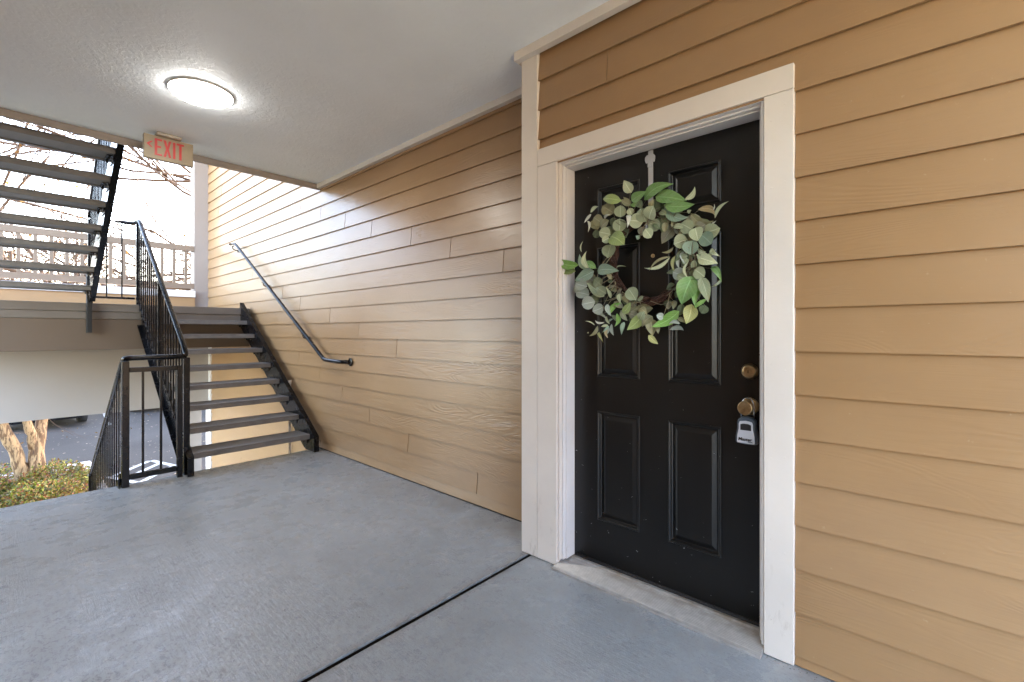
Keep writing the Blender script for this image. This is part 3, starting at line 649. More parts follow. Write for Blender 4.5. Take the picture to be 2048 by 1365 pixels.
camp = Vector((0, 0, CAM_H)); stems = bmesh.new()
for i, (sh, bx, by, tx, ty, wd, col) in enumerate(LV):
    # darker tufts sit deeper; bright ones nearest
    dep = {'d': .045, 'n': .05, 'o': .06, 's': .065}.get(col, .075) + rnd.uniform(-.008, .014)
    b3 = onX(*c6(bx, by), DX - dep + rnd.uniform(-.004, .016)); t3 = onX(*c6(tx, ty), DX - dep - rnd.uniform(-.006, .02))
    view = (camp - b3).normalized(); nrm = (view * .8 + Vector((-1, 0, .25)) * .4 + Vector((rnd.uniform(-.3, .3), rnd.uniform(-.3, .3), rnd.uniform(-.3, .4)))).normalized()
    scale = (b3 - camp).length / F_PX * S6 * 1.04
    wid = wd * scale * (.95 if sh == 'r' else .86)
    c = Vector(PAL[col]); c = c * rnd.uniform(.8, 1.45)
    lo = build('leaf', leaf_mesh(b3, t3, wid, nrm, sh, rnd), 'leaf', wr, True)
    lo.color = (c.x, c.y, c.z, 1)
    d = b3 - RC; d.x = 0; ang = math.atan2(d.z, d.y); off = rnd.uniform(-.5, .5)
    q = RC + Vector((-.02, RR * math.cos(ang + off), RR * math.sin(ang + off)))
    dl = (q - b3).length
    if .012 < dl < .16 and rnd.random() < .5: tube(stems, [b3 + (t3 - b3) * .1, b3 * .55 + q * .45 + Vector((rnd.uniform(-.02, .004), rnd.uniform(-.018, .018), rnd.uniform(-.018, .018))), q], [.0012, .0016, .002], 5)
so_ = build('stem', stems, 'stem', wr, True)

# ------------------------------------------------------------------ ceiling light and exit sign
cl = thing('ceiling_light', 'round lit flush light on the grey ceiling', 'ceiling light', (.842, 3.42, CEIL))
bm = bmesh.new(); lathe(bm, [(0.0005, .1745), (.0115, .1745), (.0115, .1715)], (.842, 3.42, CEIL), (0, 0, -1), 64); build('base_ring', bm, 'base', cl, True)
bm = bmesh.new(); lathe(bm, [(.009, .171), (.0122, .1705), (.023, .160), (.034, .135), (.044, .09), (.046, .045), (.0465, .001)], (.842, 3.42, CEIL), (0, 0, -1), 64); build('diffuser', bm, 'lamp', cl, True)

ey = 4.36
ex = thing('exit_sign', 'EXIT sign with red letters and arrow hanging from the ceiling', 'exit sign', (.859, ey, CEIL))
ex0, ex1, ez0, ez1 = .702, 1.016, 2.515, 2.694
box('canopy', .775, .935, ey - .04, ey + .08, ez1 + .0005, CEIL - .001, 'signedge', ex, .008)
sb = box('sign_body', ex0, ex1, ey, ey + .038, ez0, ez1, 'signedge', ex, .004)
fp = box('face_plate', ex0 + .001, ex1 - .001, ey - .003, ey + .001, ez0 + .001, ez1 - .001, 'signface', ex, .002)
def letter(name, polys, par):
    bm = bmesh.new()
    for pts in polys: prism_xz(bm, pts, ey - .005, ey - .0029)
    return build(name, bm, 'red', par)
def rect(a, b, c, d): return [(a, c), (b, c), (b, d), (a, d)]
zb, zt = ez0 + .030, ez1 - .022; hgt = zt - zb; st = .014
lx = ex0 + .016; cz = (zb + zt) / 2 + .012
letter('arrow', [[(lx, cz), (lx + .028, cz + .024), (lx + .040, cz + .024), (lx + .016, cz), (lx + .040, cz - .024), (lx + .028, cz - .024)]], fp)
ex_ = ex0 + .066
letter('lettering', [rect(ex_, ex_ + st + .002, zb, zt), rect(ex_ + st + .0022, ex_ + .046, zt - st, zt), rect(ex_ + st + .0022, ex_ + .040, cz - .016, cz - .002), rect(ex_ + st + .0022, ex_ + .046, zb, zb + st)], fp)
xx = ex_ + .054; mx = xx + .025; mz = (zb + zt) / 2
letter('lettering', [[(xx, zt), (xx + .016, zt), (mx + .0005, mz + .018), (xx + .034, zt), (xx + .050, zt), (mx + .009, mz), (xx + .050, zb), (xx + .034, zb), (mx + .0005, mz - .018), (xx + .016, zb), (xx, zb), (mx - .009, mz)]], fp)
ii = xx + .060; letter('lettering', [rect(ii, ii + .016, zb, zt)], fp)
tt = ii + .024; letter('lettering', [rect(tt, tt + .048, zt - st, zt), rect(tt + .016, tt + .032, zb, zt - st - .0002)], fp)

# ------------------------------------------------------------------ stair flights
def slope_strip(bm, x0, x1, ya, za, yb, zb, t0, t1):      # sloped bar between two vertical cuts, t measured downwards
    prism_yz(bm, [(ya, za - t0), (yb, zb - t0), (yb, zb - t1), (ya, za - t1)], x0, x1)
def flight(name, label, xa, xb, y_start, z_start, direction, n=8, group='black metal stair flights'):
    """treads climb from (y_start, z_start) in +y (direction=1) or -y (-1)"""
    t = thing(name, label, 'stairs', ((xa + xb) / 2, y_start, z_start), group)
    d = direction; sl_ = RISE / RUN
    ya, yb = y_start - d * .10, y_start + d * (n * RUN + .03)
    za = z_start + RISE + .055 - .10 * sl_; zb_ = za + (abs(yb - ya)) * sl_
    for side in (0, 1):
        xw = xa if side == 0 else xb; s = -1 if side == 0 else 1
        bm = bmesh.new()
        lowz = z_start + .002
        def strip(x0, x1, t0, t1):
            pts = [(ya, za - t0), (yb, zb_ - t0), (yb, zb_ - t1), (ya + d * max(0, (lowz - (za - t1)) / sl_), max(lowz, za - t1))]
            if za - t1 < lowz: pts.append((ya, lowz))
            prism_yz(bm, pts, x0, x1)
        strip(min(xw, xw + s * .007), max(xw, xw + s * .007), .009, .291)
        o1 = build('stringer', bm, 'steel', t)
        bm = bmesh.new(); x0, x1 = sorted((xw, xw + s * .046))
        prism_yz(bm, [(ya, za), (yb, zb_), (yb, zb_ - .0085), (ya, za - .0085)], x0, x1)
        y3 = ya + d * max(0, (lowz + .009 - (za - .30)) / sl_)
        prism_yz(bm, [(y3, (za - .30 + abs(y3 - ya) * sl_) + .0085), (yb, zb_ - .2915), (yb, zb_ - .30), (y3, za - .30 + abs(y3 - ya) * sl_)], x0, x1)
        if za - .30 < lowz: B(bm, x0, x1, min(ya, ya + d * .008), max(ya, ya + d * .008), lowz, za - .0087)
        build('flange', bm, 'steel', o1)
        for k in range(n):
            zt = z_start + RISE * (k + 1) - .050; yc = y_start + d * (RUN * k + .14)
            bm = bmesh.new(); xi0, xi1 = sorted((xw - s * .0005, xw - s * .045))
            B(bm, xi0, xi1, yc - .09, yc + .09, zt - .0085, zt - .001); xi0, xi1 = sorted((xw - s * .0005, xw - s * .007)); B(bm, xi0, xi1, yc - .09, yc + .09, zt - .045, zt - .009)
            for yo in (-.06, .06): lathe(bm, [(0, .008), (.02, .008)], (xw - s * .026, yc + yo, zt - .009), (0, 0, -1), 6)
            build('bracket', bm, 'steel', o1)
    for k in range(n):
        zt = z_start + RISE * (k + 1); y = y_start + d * RUN * k
        ys = sorted((y, y + d * .285)); bm = bmesh.new(); B(bm, xa + .0008, xb - .0008, ys[0], ys[1], zt - .012, zt)
        yn = sorted((y, y + d * .045)); B(bm, xa + .0008, xb - .0008, yn[0], yn[1], zt - .049, zt - .0122)
        yn = sorted((y + d * .24, y + d * .285)); B(bm, xa + .0008, xb - .0008, yn[0], yn[1], zt - .049, zt - .0122)
        yn = sorted((y + d * .0455, y + d * .2395)); B(bm, xa + .01, xb - .01, yn[0], yn[1], zt - .040, zt - .0122)
        build('tread', bm, 'tread', t, bevel=.003)
    return t
f1 = flight('stair_flight', 'black metal stairs with grey treads climbing beside the siding wall to the landing', 1.06, 2.07, Y0 - .06, 0, 1)
f2 = flight('stair_flight', 'upper black metal stairs seen from below, rising from the landing', -.60, .60, YL0 + .0, LZ, -1)
f3 = flight('stair_flight', 'lower black metal stairs descending below the floor edge', -.60, .585, YL0, -9 * RISE, -1)
# hanging plate at the foot of the upper flight
box('end_plate', .585, .625, YL0 - .10, YL0 - .012, 1.19, LZ + .30, 'dark', f2, .003)

# ------------------------------------------------------------------ guard rails
def bal(parent, pts, mat='steel', r=.0065):
    first = None
    for (x, y, z0, z1) in pts:
        bm = bmesh.new(); B(bm, x - r, x + r, y - r, y + r, z0, z1); build('baluster', bm, mat, parent)
gr = thing('stair_railing', 'black guard rail with thin balusters between the two stair flights', 'railing', (1.03, 5.6, 0))
XR, XM = 1.028, .628
SLP = RISE / RUN
def nose(y): return (y - (Y0 - .06)) * SLP + RISE                 # nosing line of the first flight
top = [(XM, YL0 + .10, LZ + .93), (XR - .03, YL0 + .10, LZ + .93), (XR, YL0 - .02, LZ + .96), (XR, Y0 + .02, 1.075), (XR, Y0 - .055, 1.0), (XR - .05, Y0 - .075, .995), (XM, Y0 - .075, .995), (XM, Y0 + .0, .975), (XM, YL0, .975 - (YL0 - Y0) * SLP)]
bm = bmesh.new(); tube(bm, smooth_path(top, .07, 6), .0205, 14); build('handrail', bm, 'steel', gr, True)
def railz(y): return 1.075 + (y - Y0 - .02) * (LZ + .96 - 1.075) / (YL0 - .04 - Y0)
pts = []
y = Y0 + .075
while y < YL0 - .06:
    pts.append((XR, y, nose(y) - .04, railz(y) - .012)); y += .102
bal(gr, pts)
box('post', XR - .022, XR + .022, Y0 - .08, Y0 - .036, 0.001, .985, 'steel', gr, .004)
ym = Y0 + .92; box('post', XR - .020, XR + .020, ym - .02, ym + .02, nose(ym) - .06, railz(ym) - .012, 'steel', gr, .004)
box('post', XR - .020, XR + .020, YL0 + .01, YL0 + .05, LZ + .001, LZ + .93, 'steel', gr, .004)
# landing section
box('post', XM - .02, XM + .02, YL0 + .08, YL0 + .12, LZ + .001, LZ + .915, 'steel', gr, .004)
box('bottom_rail', XM + .021, XR - .021, YL0 + .085, YL0 + .115, LZ + .06, LZ + .085, 'steel', gr, .003)
bal(gr, [(XM + .135, YL0 + .10, LZ + .086, LZ + .915), (XM + .265, YL0 + .10, LZ + .086, LZ + .915)])

gp = thing('guard_panel', 'short black guard panel standing at the floor edge between the stairs', 'railing', (.8, Y0 - .08, 0))
gy = Y0 - .09
box('post', XM - .022, XM + .022, gy - .022, gy + .022, .001, .972, 'steel', gp, .003)
box('post', .955, .992, gy - .019, gy + .019, .001, .922, 'steel', gp, .003)
box('top_rail', XM + .0225, .9545, gy - .019, gy + .019, .885, .922, 'steel', gp, .003)
box('bottom_rail', XM + .0225, .9545, gy - .019, gy + .019, .055, .093, 'steel', gp, .003)
bal(gp, [(.735, gy, .0935, .8845), (.85, gy, .0935, .8845)], r=.0075)

gd = thing('stair_railing', 'black baluster rail going down beside the lower flight', 'railing', (XM, 5.7, -1))
def down(y): return .975 - (y - Y0) * SLP
pts = []; y = Y0 + .09
while y < YL0 - .03: pts.append((XM, y, down(y) - .90, down(y) - .015)); y += .118
bal(gd, pts, r=.0052)
box('post', XM - .02, XM + .02, YL0 - .0, YL0 + .04, GZ + .001, down(YL0) + .005, 'steel', gd, .003)
bm = bmesh.new(); prism_yz(bm, [(Y0 + .03, down(Y0 + .03) - .87), (YL0 - .01, down(YL0 - .01) - .87), (YL0 - .01, down(YL0 - .01) - .90), (Y0 + .03, down(Y0 + .03) - .90)], XM - .016, XM + .016); build('bottom_rail', bm, 'steel', gd)

gu = thing('stair_railing', 'black baluster rail on the inner side of the upper flight', 'railing', (XM, 5.7, 2))
def upr(y): return LZ + .93 + (YL0 - y) * SLP + .16
bm = bmesh.new(); tube(bm, smooth_path([(XM, YL0 + .10, LZ + .93), (XM, YL0 + .02, upr(YL0 + .02)), (XM, Y0 + .25, upr(Y0 + .25))], .06), .0205, 12); build('handrail', bm, 'steel', gu, True)
pts = []; y = YL0 - .05
while y > Y0 + .28: pts.append((XM, y, upr(y) - .94, upr(y) - .015)); y -= .105
bal(gu, pts)

# wall handrail
wrl = thing('wall_handrail', 'slim black handrail fixed to the siding wall beside the stairs', 'handrail', (2.12, 5.7, 1.6))
HX = 2.12
bm = bmesh.new(); tube(bm, smooth_path([(HX, 7.22, 2.42), (HX, 7.02, 2.40), (HX, 4.42, .925), (HX, 4.12, .915), (WX - .004, 4.04, .915)], .05, 6), .0185, 14); build('pipe', bm, 'steel', wrl, True)
bm = bmesh.new(); lathe(bm, [(0, .038), (.006, .038), (.008, .03), (.010, .022)], (WX - .001, 4.03, .915), (-1, 0, 0), 24); build('flange', bm, 'steel', wrl)
for yb_ in (7.12, 6.0, 4.9):
    zz = .925 + (yb_ - 4.42) * (2.40 - .925) / (7.02 - 4.42) if yb_ < 7.0 else 2.40
    bm = bmesh.new(); tube(bm, smooth_path([(HX, yb_, zz - .015), (HX, yb_, zz - .06), (WX - .003, yb_, zz - .075)], .02), .007, 8); lathe(bm, [(0, .028), (.005, .028)], (WX - .0005, yb_, zz - .075), (-1, 0, 0), 16); B(bm, HX - .012, HX + .012, yb_ - .03, yb_ + .03, zz - .024, zz - .017); build('bracket', bm, 'steel', wrl)
# conduit on the wall behind the stringer
cd = thing('conduit', 'thin tan pipe running down the siding wall behind the stairs', 'pipe', (2.17, 5.3, 0))
bm = bmesh.new(); tube(bm, [(2.172, 5.36, .62), (2.172, 5.36, GZ + .3)], .0135, 10); build('pipe', bm, 'trim', cd, True)
bm = bmesh.new(); tube(bm, [(2.172, 5.36, .615), (2.172, 5.36, .65)], .018, 10); build('cap', bm, 'trim', cd, True)

# ------------------------------------------------------------------ mid landing
ld = thing('stair_landing', 'raised mid landing with beige edge boards above the pale apron', 'landing', (.75, 7.6, 1.0))
box('deck', XL + .01, WX - .012, YL0 + .012, YL1 - .02, LZ - .08, LZ, 'concrete', ld, .004)
box('fascia_board', XL + .01, WX - .012, YL0 - .012, YL0 + .0115, LZ - .088, LZ - .001, 'fascia', ld, .004)
box('fascia_board', XL + .01, WX - .012, YL0 + .002, YL0 + .02, LZ - .168, LZ - .090, 'fascia', ld, .003)
box('beam', XL + .01, WX - .012, YL0 + .012, YL0 + .14, 1.005, LZ - .170, 'tan', ld, .004)
box('soffit', XL + .01, WX - .012, YL0 + .142, YL1 - .15, 1.02, 1.05, 'tan', ld, .002)
ap = box('apron_panel', XL + .01, WX - .012, YL1 - .12, YL1 + .04, .066, LZ - .002, 'panelw', None, .004); tag(ap, 'broad pale apron panel hanging below the landing', 'panel')
kw = thing('landing_parapet', 'low tan parapet with white sill at the outer edge of the landing', 'parapet', (.7, YL1, LZ))
box('siding_board', XL + .01, 2.005, YL1 - .10, YL1 + .03, LZ, 1.735, 'siding', kw, .003)
box('sill', XL + .01, 2.005, YL1 - .13, YL1 + .06, 1.736, 1.835, 'trimw', kw, .004)
cb = box('column', 2.008, 2.2055, YL1 - .04, YL1 + .17, LZ + .001, TOPZ - .001, 'colpaint', None, .004); tag(cb, 'square beige column at the end of the siding wall', 'column')
cb = box('column', 1.955, 2.13, YL1 + .06, YL1 + .24, GZ, .0655, 'panelw', None, .004); tag(cb, 'short grey pier carrying the apron panel at ground level', 'pier')
wg = thing('wooden_railing', 'tan wooden guard railing on the outer side of the landing', 'railing', (.7, YL1 - .02, 1.88))
yr = YL1 - .02
box('top_rail', XL + .01, 2.006, yr - .03, yr + .03, 2.455, 2.545, 'railtan', wg, .004)
box('bottom_rail', XL + .01, 2.006, yr - .025, yr + .025, 1.875, 1.955, 'railtan', wg, .004)
x = 1.90
b0 = None
while x > XL + .06:
    if b0 is None: b0 = box('baluster', x - .019, x + .019, yr - .019, yr + .019, 1.956, 2.454, 'railtan', wg, .002)
    else: dup(b0, wg, (x, yr, 2.205))
    x -= .148

# ------------------------------------------------------------------ trees and shrubs
def leafquads(bm, centre, rad, n, size, r, shell=.35, squash=(1, 1, 1)):
    for _ in range(n):
        d = Vector((r.gauss(0, 1), r.gauss(0, 1), r.gauss(0, 1))).normalized() * (r.random() ** shell) * rad
        p = centre + Vector((d.x * squash[0], d.y * squash[1], d.z * squash[2])); q = Vector((r.gauss(0, 1), r.gauss(0, 1), r.gauss(0, 1) + .4)).normalized()
        u, v = frame_of(q); a = r.uniform(0, 6.28); u2 = u * math.cos(a) + v * math.sin(a); v2 = q.cross(u2); s = size * r.uniform(.6, 1.3)
        vs = [bm.verts.new(p + u2 * s), bm.verts.new(p + v2 * s * .5 + q * s * .15), bm.verts.new(p - u2 * s), bm.verts.new(p - v2 * s * .5 + q * s * .15)]
        bm.faces.new(vs)
def grow(bm, p, d, ln, rad, depth, r, tips, up=.15, spread=.55, n0=7, rf=.55):
    pts = [p.copy()]; rads = [rad]; steps = 5
    for k in range(steps):
        d = (d + Vector((r.gauss(0, .13), r.gauss(0, .13), r.gauss(0, .10) + up * .12))).normalized(); p = p + d * ln / steps
        pts.append(p.copy()); rads.append(rad * (1 - .5 * (k + 1) / steps))
        if depth > 0 and k >= 1 and r.random() < .75:
            dd = (d + Vector((r.gauss(0, spread), r.gauss(0, spread), r.gauss(0, spread * .7) + up))).normalized()
            grow(bm, p, dd, ln * r.uniform(.5, .75), rads[-1] * rf, depth - 1, r, tips, up, spread, max(3, n0 - 1), rf)
    tube(bm, pts, rads, max(3, n0), False); tips.append(p.copy())
# crape myrtle by the beds
cm = thing('crape_myrtle', 'pale-barked crape myrtle with forked trunks rising from the shrubs', 'tree', (.27, 10.8, GZ))
def atY(px, py, yy): d_ = ray(px, py); return d_ * (yy / d_.y) + Vector((0, 0, CAM_H))
tr = bmesh.new(); r = random.Random(11)
def limb(pts, rads, n=14):
    P = []; Rr = []
    for i in range(len(pts) - 1):
        for k in range(4):
            t_ = k / 4; P.append(pts[i].lerp(pts[i + 1], t_) + Vector((r.gauss(0, .006), r.gauss(0, .006), 0))); Rr.append((rads[i] * (1 - t_) + rads[i + 1] * t_) * r.uniform(.93, 1.08))
    P.append(pts[-1]); Rr.append(rads[-1]); tube(tr, P, Rr, n)
base = Vector((.27, 10.8, GZ))
A = [base + Vector((-.06, 0, 0)), atY(45, 955, 10.8), atY(30, 900, 10.75), atY(-5, 835, 10.7), atY(-60, 740, 10.6)]
Bq = [base + Vector((.08, 0, 0)), atY(74, 955, 10.8), atY(72, 905, 10.8), atY(82, 850, 10.85), atY(96, 770, 10.9), atY(120, 640, 11.0)]
Cq = [atY(70, 905, 10.8), atY(62, 870, 10.75), atY(52, 835, 10.7), atY(40, 740, 10.6)]
limb(A, [.12, .095, .085, .075, .06]); limb(Bq, [.12, .105, .10, .07, .06, .045]); limb(Cq, [.07, .06, .055, .045])
build('trunk', tr, 'bark', cm, True)
tw = bmesh.new(); tips = []
for e, dd in ((A[-1], Vector((-.4, -.2, 1))), (Bq[-1], Vector((.25, .15, 1))), (Cq[-1], Vector((-.1, -.1, 1)))):
    for q in range(3): grow(tw, e, (dd + Vector((r.gauss(0, .35), r.gauss(0, .35), 0))).normalized(), 1.9, .036, 3, r, tips, .35, .5, 6)
build('branches', tw, 'bark2', cm, True)
lv = bmesh.new()
for tp in tips: leafquads(lv, tp, .14, 2, .022, r)
o = build('leaves', lv, 'fall', cm); o['kind'] = 'stuff'
# bare branching trees beyond the railing
def bare_tree(x, y, h, seed, label, lean=(0, 0), leaves=2, mat='fall', rad=.16, reach=0):
    t = thing('bare_tree', label, 'tree', (x, y, GZ), 'nearly bare autumn trees beyond the railing')
    r = random.Random(seed); bm = bmesh.new(); p = Vector((x, y, GZ)); pts = [p.copy()]; rads = [rad]; d = Vector((lean[0], lean[1], 1)).normalized()
    for k in range(6):
        d = (d + Vector((r.gauss(0, .06), r.gauss(0, .06), 0))).normalized(); p = p + d * h / 6; pts.append(p.copy()); rads.append(rad * (1 - .155 * (k + 1)))
    tube(bm, pts, rads, 10); build('trunk', bm, 'bark2', t, True)
    bm = bmesh.new(); tips = []
    for k in range(1, 7):
        for q in range(3): 
            dd = Vector((r.gauss(0, 1), r.gauss(0, 1), r.uniform(.1, .7))).normalized() + Vector((lean[0], lean[1], 0)) * 1.2
            grow(bm, pts[k], dd.normalized(), h * r.uniform(.35, .6), rads[k] * .42, 3, r, tips, .12, .5, 5)
    for q in range(reach):
        z_ = GZ + h * r.uniform(.42, .92); grow(bm, Vector((x + lean[0] * (z_ - GZ), y, z_)), Vector((-1 if x > 1 else 1, r.uniform(-.35, .35), r.uniform(-.25, .35))).normalized(), r.uniform(2.2, 3.5), .038, 3, r, tips, .1, .45, 5, .8)
    build('crown', bm, 'bark2', t, True)
    if leaves:
        lv = bmesh.new()
        for tp in tips: leafquads(lv, tp, .22, leaves, .035, r)
        o = build('leaves', lv, mat, t); o['kind'] = 'stuff'
bare_tree(4.1, 12.0, 7.5, 5, 'nearly bare tree whose thin branches reach across the sky beside the column', (-.06, -.02), 1, rad=.20, reach=8)
bare_tree(-1.5, 13.6, 7.0, 8, 'nearly bare twiggy tree seen between the upper stair treads', (.04, 0), 2, reach=4)
bare_tree(2.0, 23.0, 5.2, 17, 'slender bare tree behind the middle of the wooden railing', (0, 0), 5)
bare_tree(5.6, 25.0, 5.0, 23, 'small autumn tree behind the railing near the column', (-.1, 0), 6)
def autumn_bush(x, y, w_, h, seed, label):
    t = thing('autumn_tree', label, 'tree', (x, y, GZ), 'yellowing trees across the parking lot')
    r = random.Random(seed); bm = bmesh.new(); tips = []
    tube(bm, [(x, y, GZ), (x + .1, y, GZ + h * .45)], [.12, .08], 7); build('trunk', bm, 'bark2', t, True)
    bm = bmesh.new()
    for q in range(8): grow(bm, Vector((x, y, GZ + h * .3)), Vector((r.gauss(0, .6), r.gauss(0, .6), 1)).normalized(), h * .5, .05, 2, r, tips, .2, .6, 4)
    build('branches', bm, 'bark2', t)
    lv = bmesh.new()
    for q in range(26):
        c = Vector((x + r.gauss(0, w_ * .3), y + r.gauss(0, w_ * .3), GZ + h * r.uniform(.35, .95))); leafquads(lv, c, w_ * .24, 240, .06, r, .5)
    o = build('crown', lv, 'fall', t); o['kind'] = 'stuff'
for i, (x, y, w_, h, lab) in enumerate(((-2.0, 25, 4.5, 6.8, 'yellowing round tree farthest to the west across the lot'), (2.2, 27, 4.5, 7.2, 'yellowing tree across the lot behind the middle balusters'), (6.4, 26, 4.5, 7.4, 'yellowing tree across the lot behind the railing end by the column'), (12, 33, 5, 7, 'yellowing tree across the lot hidden past the column'))):
    autumn_bush(x, y, w_, h, 40 + i, lab)
# low shrubs in the bed
def shrub(x, y, rx, ry, h, seed, label, n=2600):
    t = thing('shrub', label, 'shrub', (x, y, GZ), 'low leafy shrubs in the planting bed')
    r = random.Random(seed); st_ = bmesh.new(); lv = bmesh.new()
    for k in range(14):
        a = r.uniform(0, 6.28); q = r.random() ** .5; tube(st_, [(x, y, GZ), (x + rx * q * math.cos(a) * .5, y + ry * q * math.sin(a) * .5, GZ + h * .5), (x + rx * q * math.cos(a), y + ry * q * math.sin(a), GZ + h * .95)], [.008, .005, .003], 4)
    build('stems', st_, 'bark2', t)
    for k in range(n):
        a = r.uniform(0, 6.28); q = r.random() ** .5; zt = (1 - q ** 2.6 * .75) * h * (1 + .12 * math.sin(a * 3 + seed) * q) + .05 * math.sin(a * 7 + q * 9)
        z = zt * (1 - (r.random() ** 2.2) * .7); p = Vector((x + rx * q * math.cos(a), y + ry * q * math.sin(a), GZ + max(.03, z)))
        leafquads(lv, p, .02, 1, .024, r)
    o = build('foliage', lv, 'bush', t); o['kind'] = 'stuff'
shrub(.35, 9.55, .62, .55, .50, 1, 'low green and reddish shrub nearest the floor edge', 4200)
shrub(-.55, 9.6, .62, .6, .52, 2, 'low shrub at the left end of the bed below the floor edge', 4200)
shrub(.55, 10.55, .58, .5, .56, 3, 'sunlit yellow-green shrub right of the forked trunks', 3600)
shrub(-.35, 10.75, .55, .5, .50, 4, 'dark green shrub behind the left trunk', 3400)
shrub(-.2, 11.7, .7, .5, .42, 5, 'low shrub behind the crape myrtle near the kerb', 2200)
shrub(-1.6, 10.3, .8, .8, .55, 6, 'wide shrub farther along the bed past the stairs', 3000)
# fallen leaves
def litter(name, mat, n, area, z, size, seed, flat=.15):
    r = random.Random(seed); bm = bmesh.new()
    for _ in range(n):
        x, y = area(r); a = r.uniform(0, 6.28); s = size * r.uniform(.4, 1.4); u = Vector((math.cos(a), math.sin(a), r.uniform(-flat, flat))) * s; v = Vector((-math.sin(a), math.cos(a), r.uniform(-flat, flat))) * s * r.uniform(.25, .7)
        c = Vector((x, y, z + s * flat + .001)); bm.faces.new([bm.verts.new(c + u), bm.verts.new(c + v), bm.verts.new(c - u), bm.verts.new(c - v)])
    o = build(name, bm, mat); o['kind'] = 'stuff'; return o
litter('fallen_leaves', 'lotleaf', 900, lambda r: (r.uniform(-3, 7), r.uniform(9.6, 22)), GZ + .001, .028, 5)
litter('floor_debris', 'dryleaf', 70, lambda r: (r.uniform(-.3, 2.1), r.uniform(.6, 4.5)), .0005, .0045, 9)
litter('door_edge_grit', 'dryleaf', 120, lambda r: (CXX - abs(r.gauss(0, .012)) - .002, r.choice((r.uniform(-.3, .48), r.uniform(1.38, 1.64)))), .0003, .003, 10)
litter('wall_edge_grit', 'dryleaf', 260, lambda r: (WX - abs(r.gauss(0, .012)), r.uniform(1.66, 4.6)), .0003, .0035, 12)
box('wall_foot_gap', WX - .004, WX + .02, 1.66, Y0 - .01, .0005, .006, 'dark', far, 0)

# ------------------------------------------------------------------ unseen apartment blocks, added to shade the lot and cut low sky light
def wing(x0, x1, y0, y1, h, label):
    t = thing('added_light_blocker', label, 'building', ((x0 + x1) / 2, (y0 + y1) / 2, GZ), 'unseen apartment blocks added to block light')
    box('wall', x0, x1, y0, y1, GZ, GZ + h, 'railtan', t, .02)
    bm = bmesh.new(); ym = (y0 + y1) / 2; prism_yz(bm, [(y0 - .4, GZ + h + .01), (y1 + .4, GZ + h + .01), (ym, GZ + h + 2.2)], x0 - .4, x1 + .4); build('roof', bm, 'bark2', t)
    n = int((y1 - y0) / 2.6)
    for k in range(n):
        for f in range(int(h // 2.9)):
            yy = y0 + (k + .5) * (y1 - y0) / n; z0 = GZ + .9 + f * 2.8
            wn = box('window', x0 - .04, x0 - .001, yy - .55, yy + .55, z0, z0 + 1.3, 'trimw', t, .01)
            box('pane', x0 - .045, x0 - .041, yy - .48, yy + .48, z0 + .07, z0 + 1.23, 'glassd', wn, 0)
wing(9.5, 20, 16.4, 23.5, 8.6, 'unseen tan apartment block added nearer the stairs to shade the lot')  # this block and the next are added out of view to shade the lot
wing(9.5, 20, 24.3, 34.0, 8.6, 'unseen tan apartment block added farther down the lot to shade it')

wing(-26, 26, -40, -24, 8.2, 'unseen long tan apartment block added behind the breezeway to block low sky')  # added out of view to keep low sky out of reflections

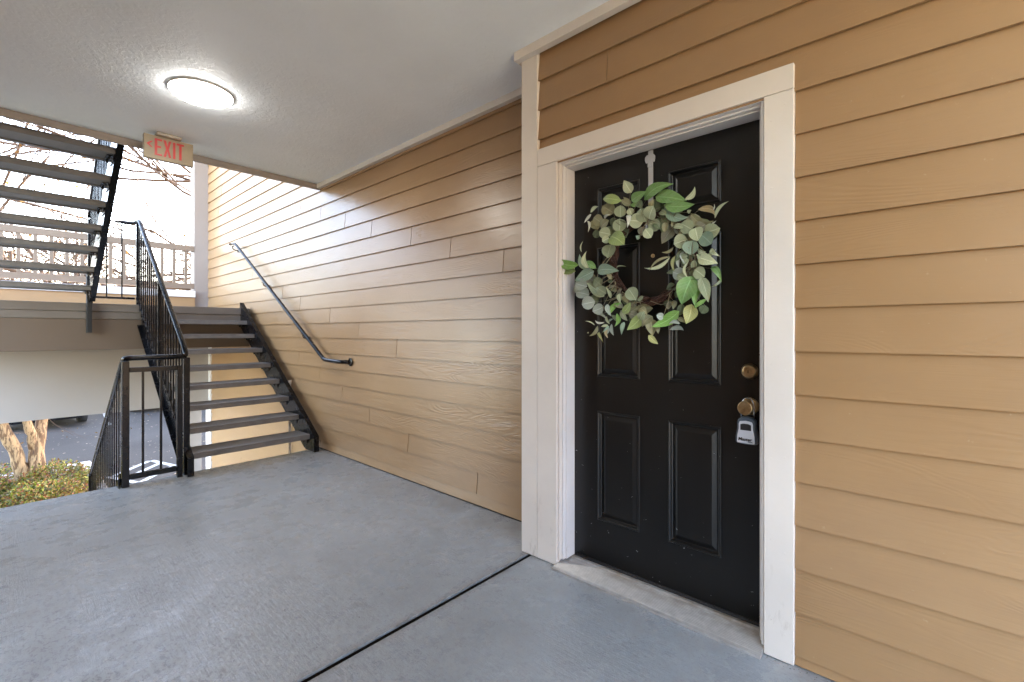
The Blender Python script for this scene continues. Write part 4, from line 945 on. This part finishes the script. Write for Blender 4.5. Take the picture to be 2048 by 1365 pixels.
# ------------------------------------------------------------------ parked cars
def car(x, y, rot, paint, label):
    t = thing('parked_car', label, 'car', (0, 0, 0), 'cars parked across the lot')
    L = [(-2.25, .34, .62, .62), (-2.15, .22, .80, .82), (-1.6, .20, .86, .94), (-.9, .20, .89, 1.0), (.4, .20, .90, 1.0), (1.3, .20, .90, .98), (2.05, .22, .86, .95), (2.25, .34, .76, .90)]
    bm = bmesh.new(); rings = []
    for (l, zb, hw, zt) in L:
        pr = [(hw * .86, zb), (hw, zb + .14), (hw, zt * .72), (hw * .93, zt * .93), (hw * .6, zt), (-hw * .6, zt), (-hw * .93, zt * .93), (-hw, zt * .72), (-hw, zb + .14), (-hw * .86, zb)]
        rings.append([bm.verts.new((w_, l, z)) for w_, z in pr])
    for a, b in zip(rings, rings[1:]):
        for k in range(10): bm.faces.new([a[k], a[(k + 1) % 10], b[(k + 1) % 10], b[k]])
    bm.faces.new(rings[0][::-1]); bm.faces.new(rings[-1]); body = build('body', bm, paint, t, True, bevel=.03)
    bm = bmesh.new(); rings = []
    for (l, hw, z) in ((-1.05, .78, .97), (-.35, .64, 1.42), (.75, .64, 1.44), (1.55, .76, .97)):
        rings.append((l, hw, z))
    v = [[bm.verts.new((s * hw, l, z)) for s in (-1, 1)] for l, hw, z in rings]; lo = [[bm.verts.new((s * .84, l, .93)) for s in (-1, 1)] for l in (-1.1, -.3, .7, 1.6)]
    for a in range(3):
        bm.faces.new([v[a][0], v[a][1], v[a + 1][1], v[a + 1][0]])
        for s in (0, 1): bm.faces.new([lo[a][s], lo[a + 1][s], v[a + 1][s], v[a][s]])
    bm.faces.new([lo[0][0], lo[0][1], v[0][1], v[0][0]]); bm.faces.new([lo[3][0], lo[3][1], v[3][1], v[3][0]]); build('cabin_glass', bm, 'glassd', t, bevel=.04)
    box('roof', -.60, .60, -.30, .72, 1.41, 1.455, paint, t, .02)
    for sx in (-1, 1):
        for ly in (-1.38, 1.40):
            bm = bmesh.new(); lathe(bm, [(-.1, .27), (-.1, .32), (.1, .32), (.1, .27)], (sx * .80, ly, .32), (1, 0, 0), 24); wl = build('tyre', bm, 'tyre', t, True)
            bm = bmesh.new(); lathe(bm, [(-.105, .21), (.105, .21)], (sx * .80, ly, .32), (1, 0, 0), 20); build('rim', bm, 'rim', wl)
        bm = bmesh.new(); B(bm, sx * .62 - .14, sx * .62 + .14, -2.235, -2.10, .62, .74); build('headlight', bm, 'lampc', t, bevel=.03)
    box('grille', -.40, .40, -2.262, -2.2, .52, .68, 'black', t, .02); box('number_plate', -.15, .15, -2.27, -2.262, .40, .50, 'white', t, .002); box('bumper', -.70, .70, -2.30, -2.16, .30, .46, paint, t, .04); box('chrome_strip', -.62, .62, -2.312, -2.299, .43, .445, 'rim', t, .003)
    t.location = (x, y, GZ); t.rotation_euler = (0, 0, rot)
car(.72, 20.3, .04, 'carpaint', 'black car parked beyond the crape myrtle trunks')
car(3.75, 21.6, .03, 'carblue', 'navy car parked beyond the short guard panel')
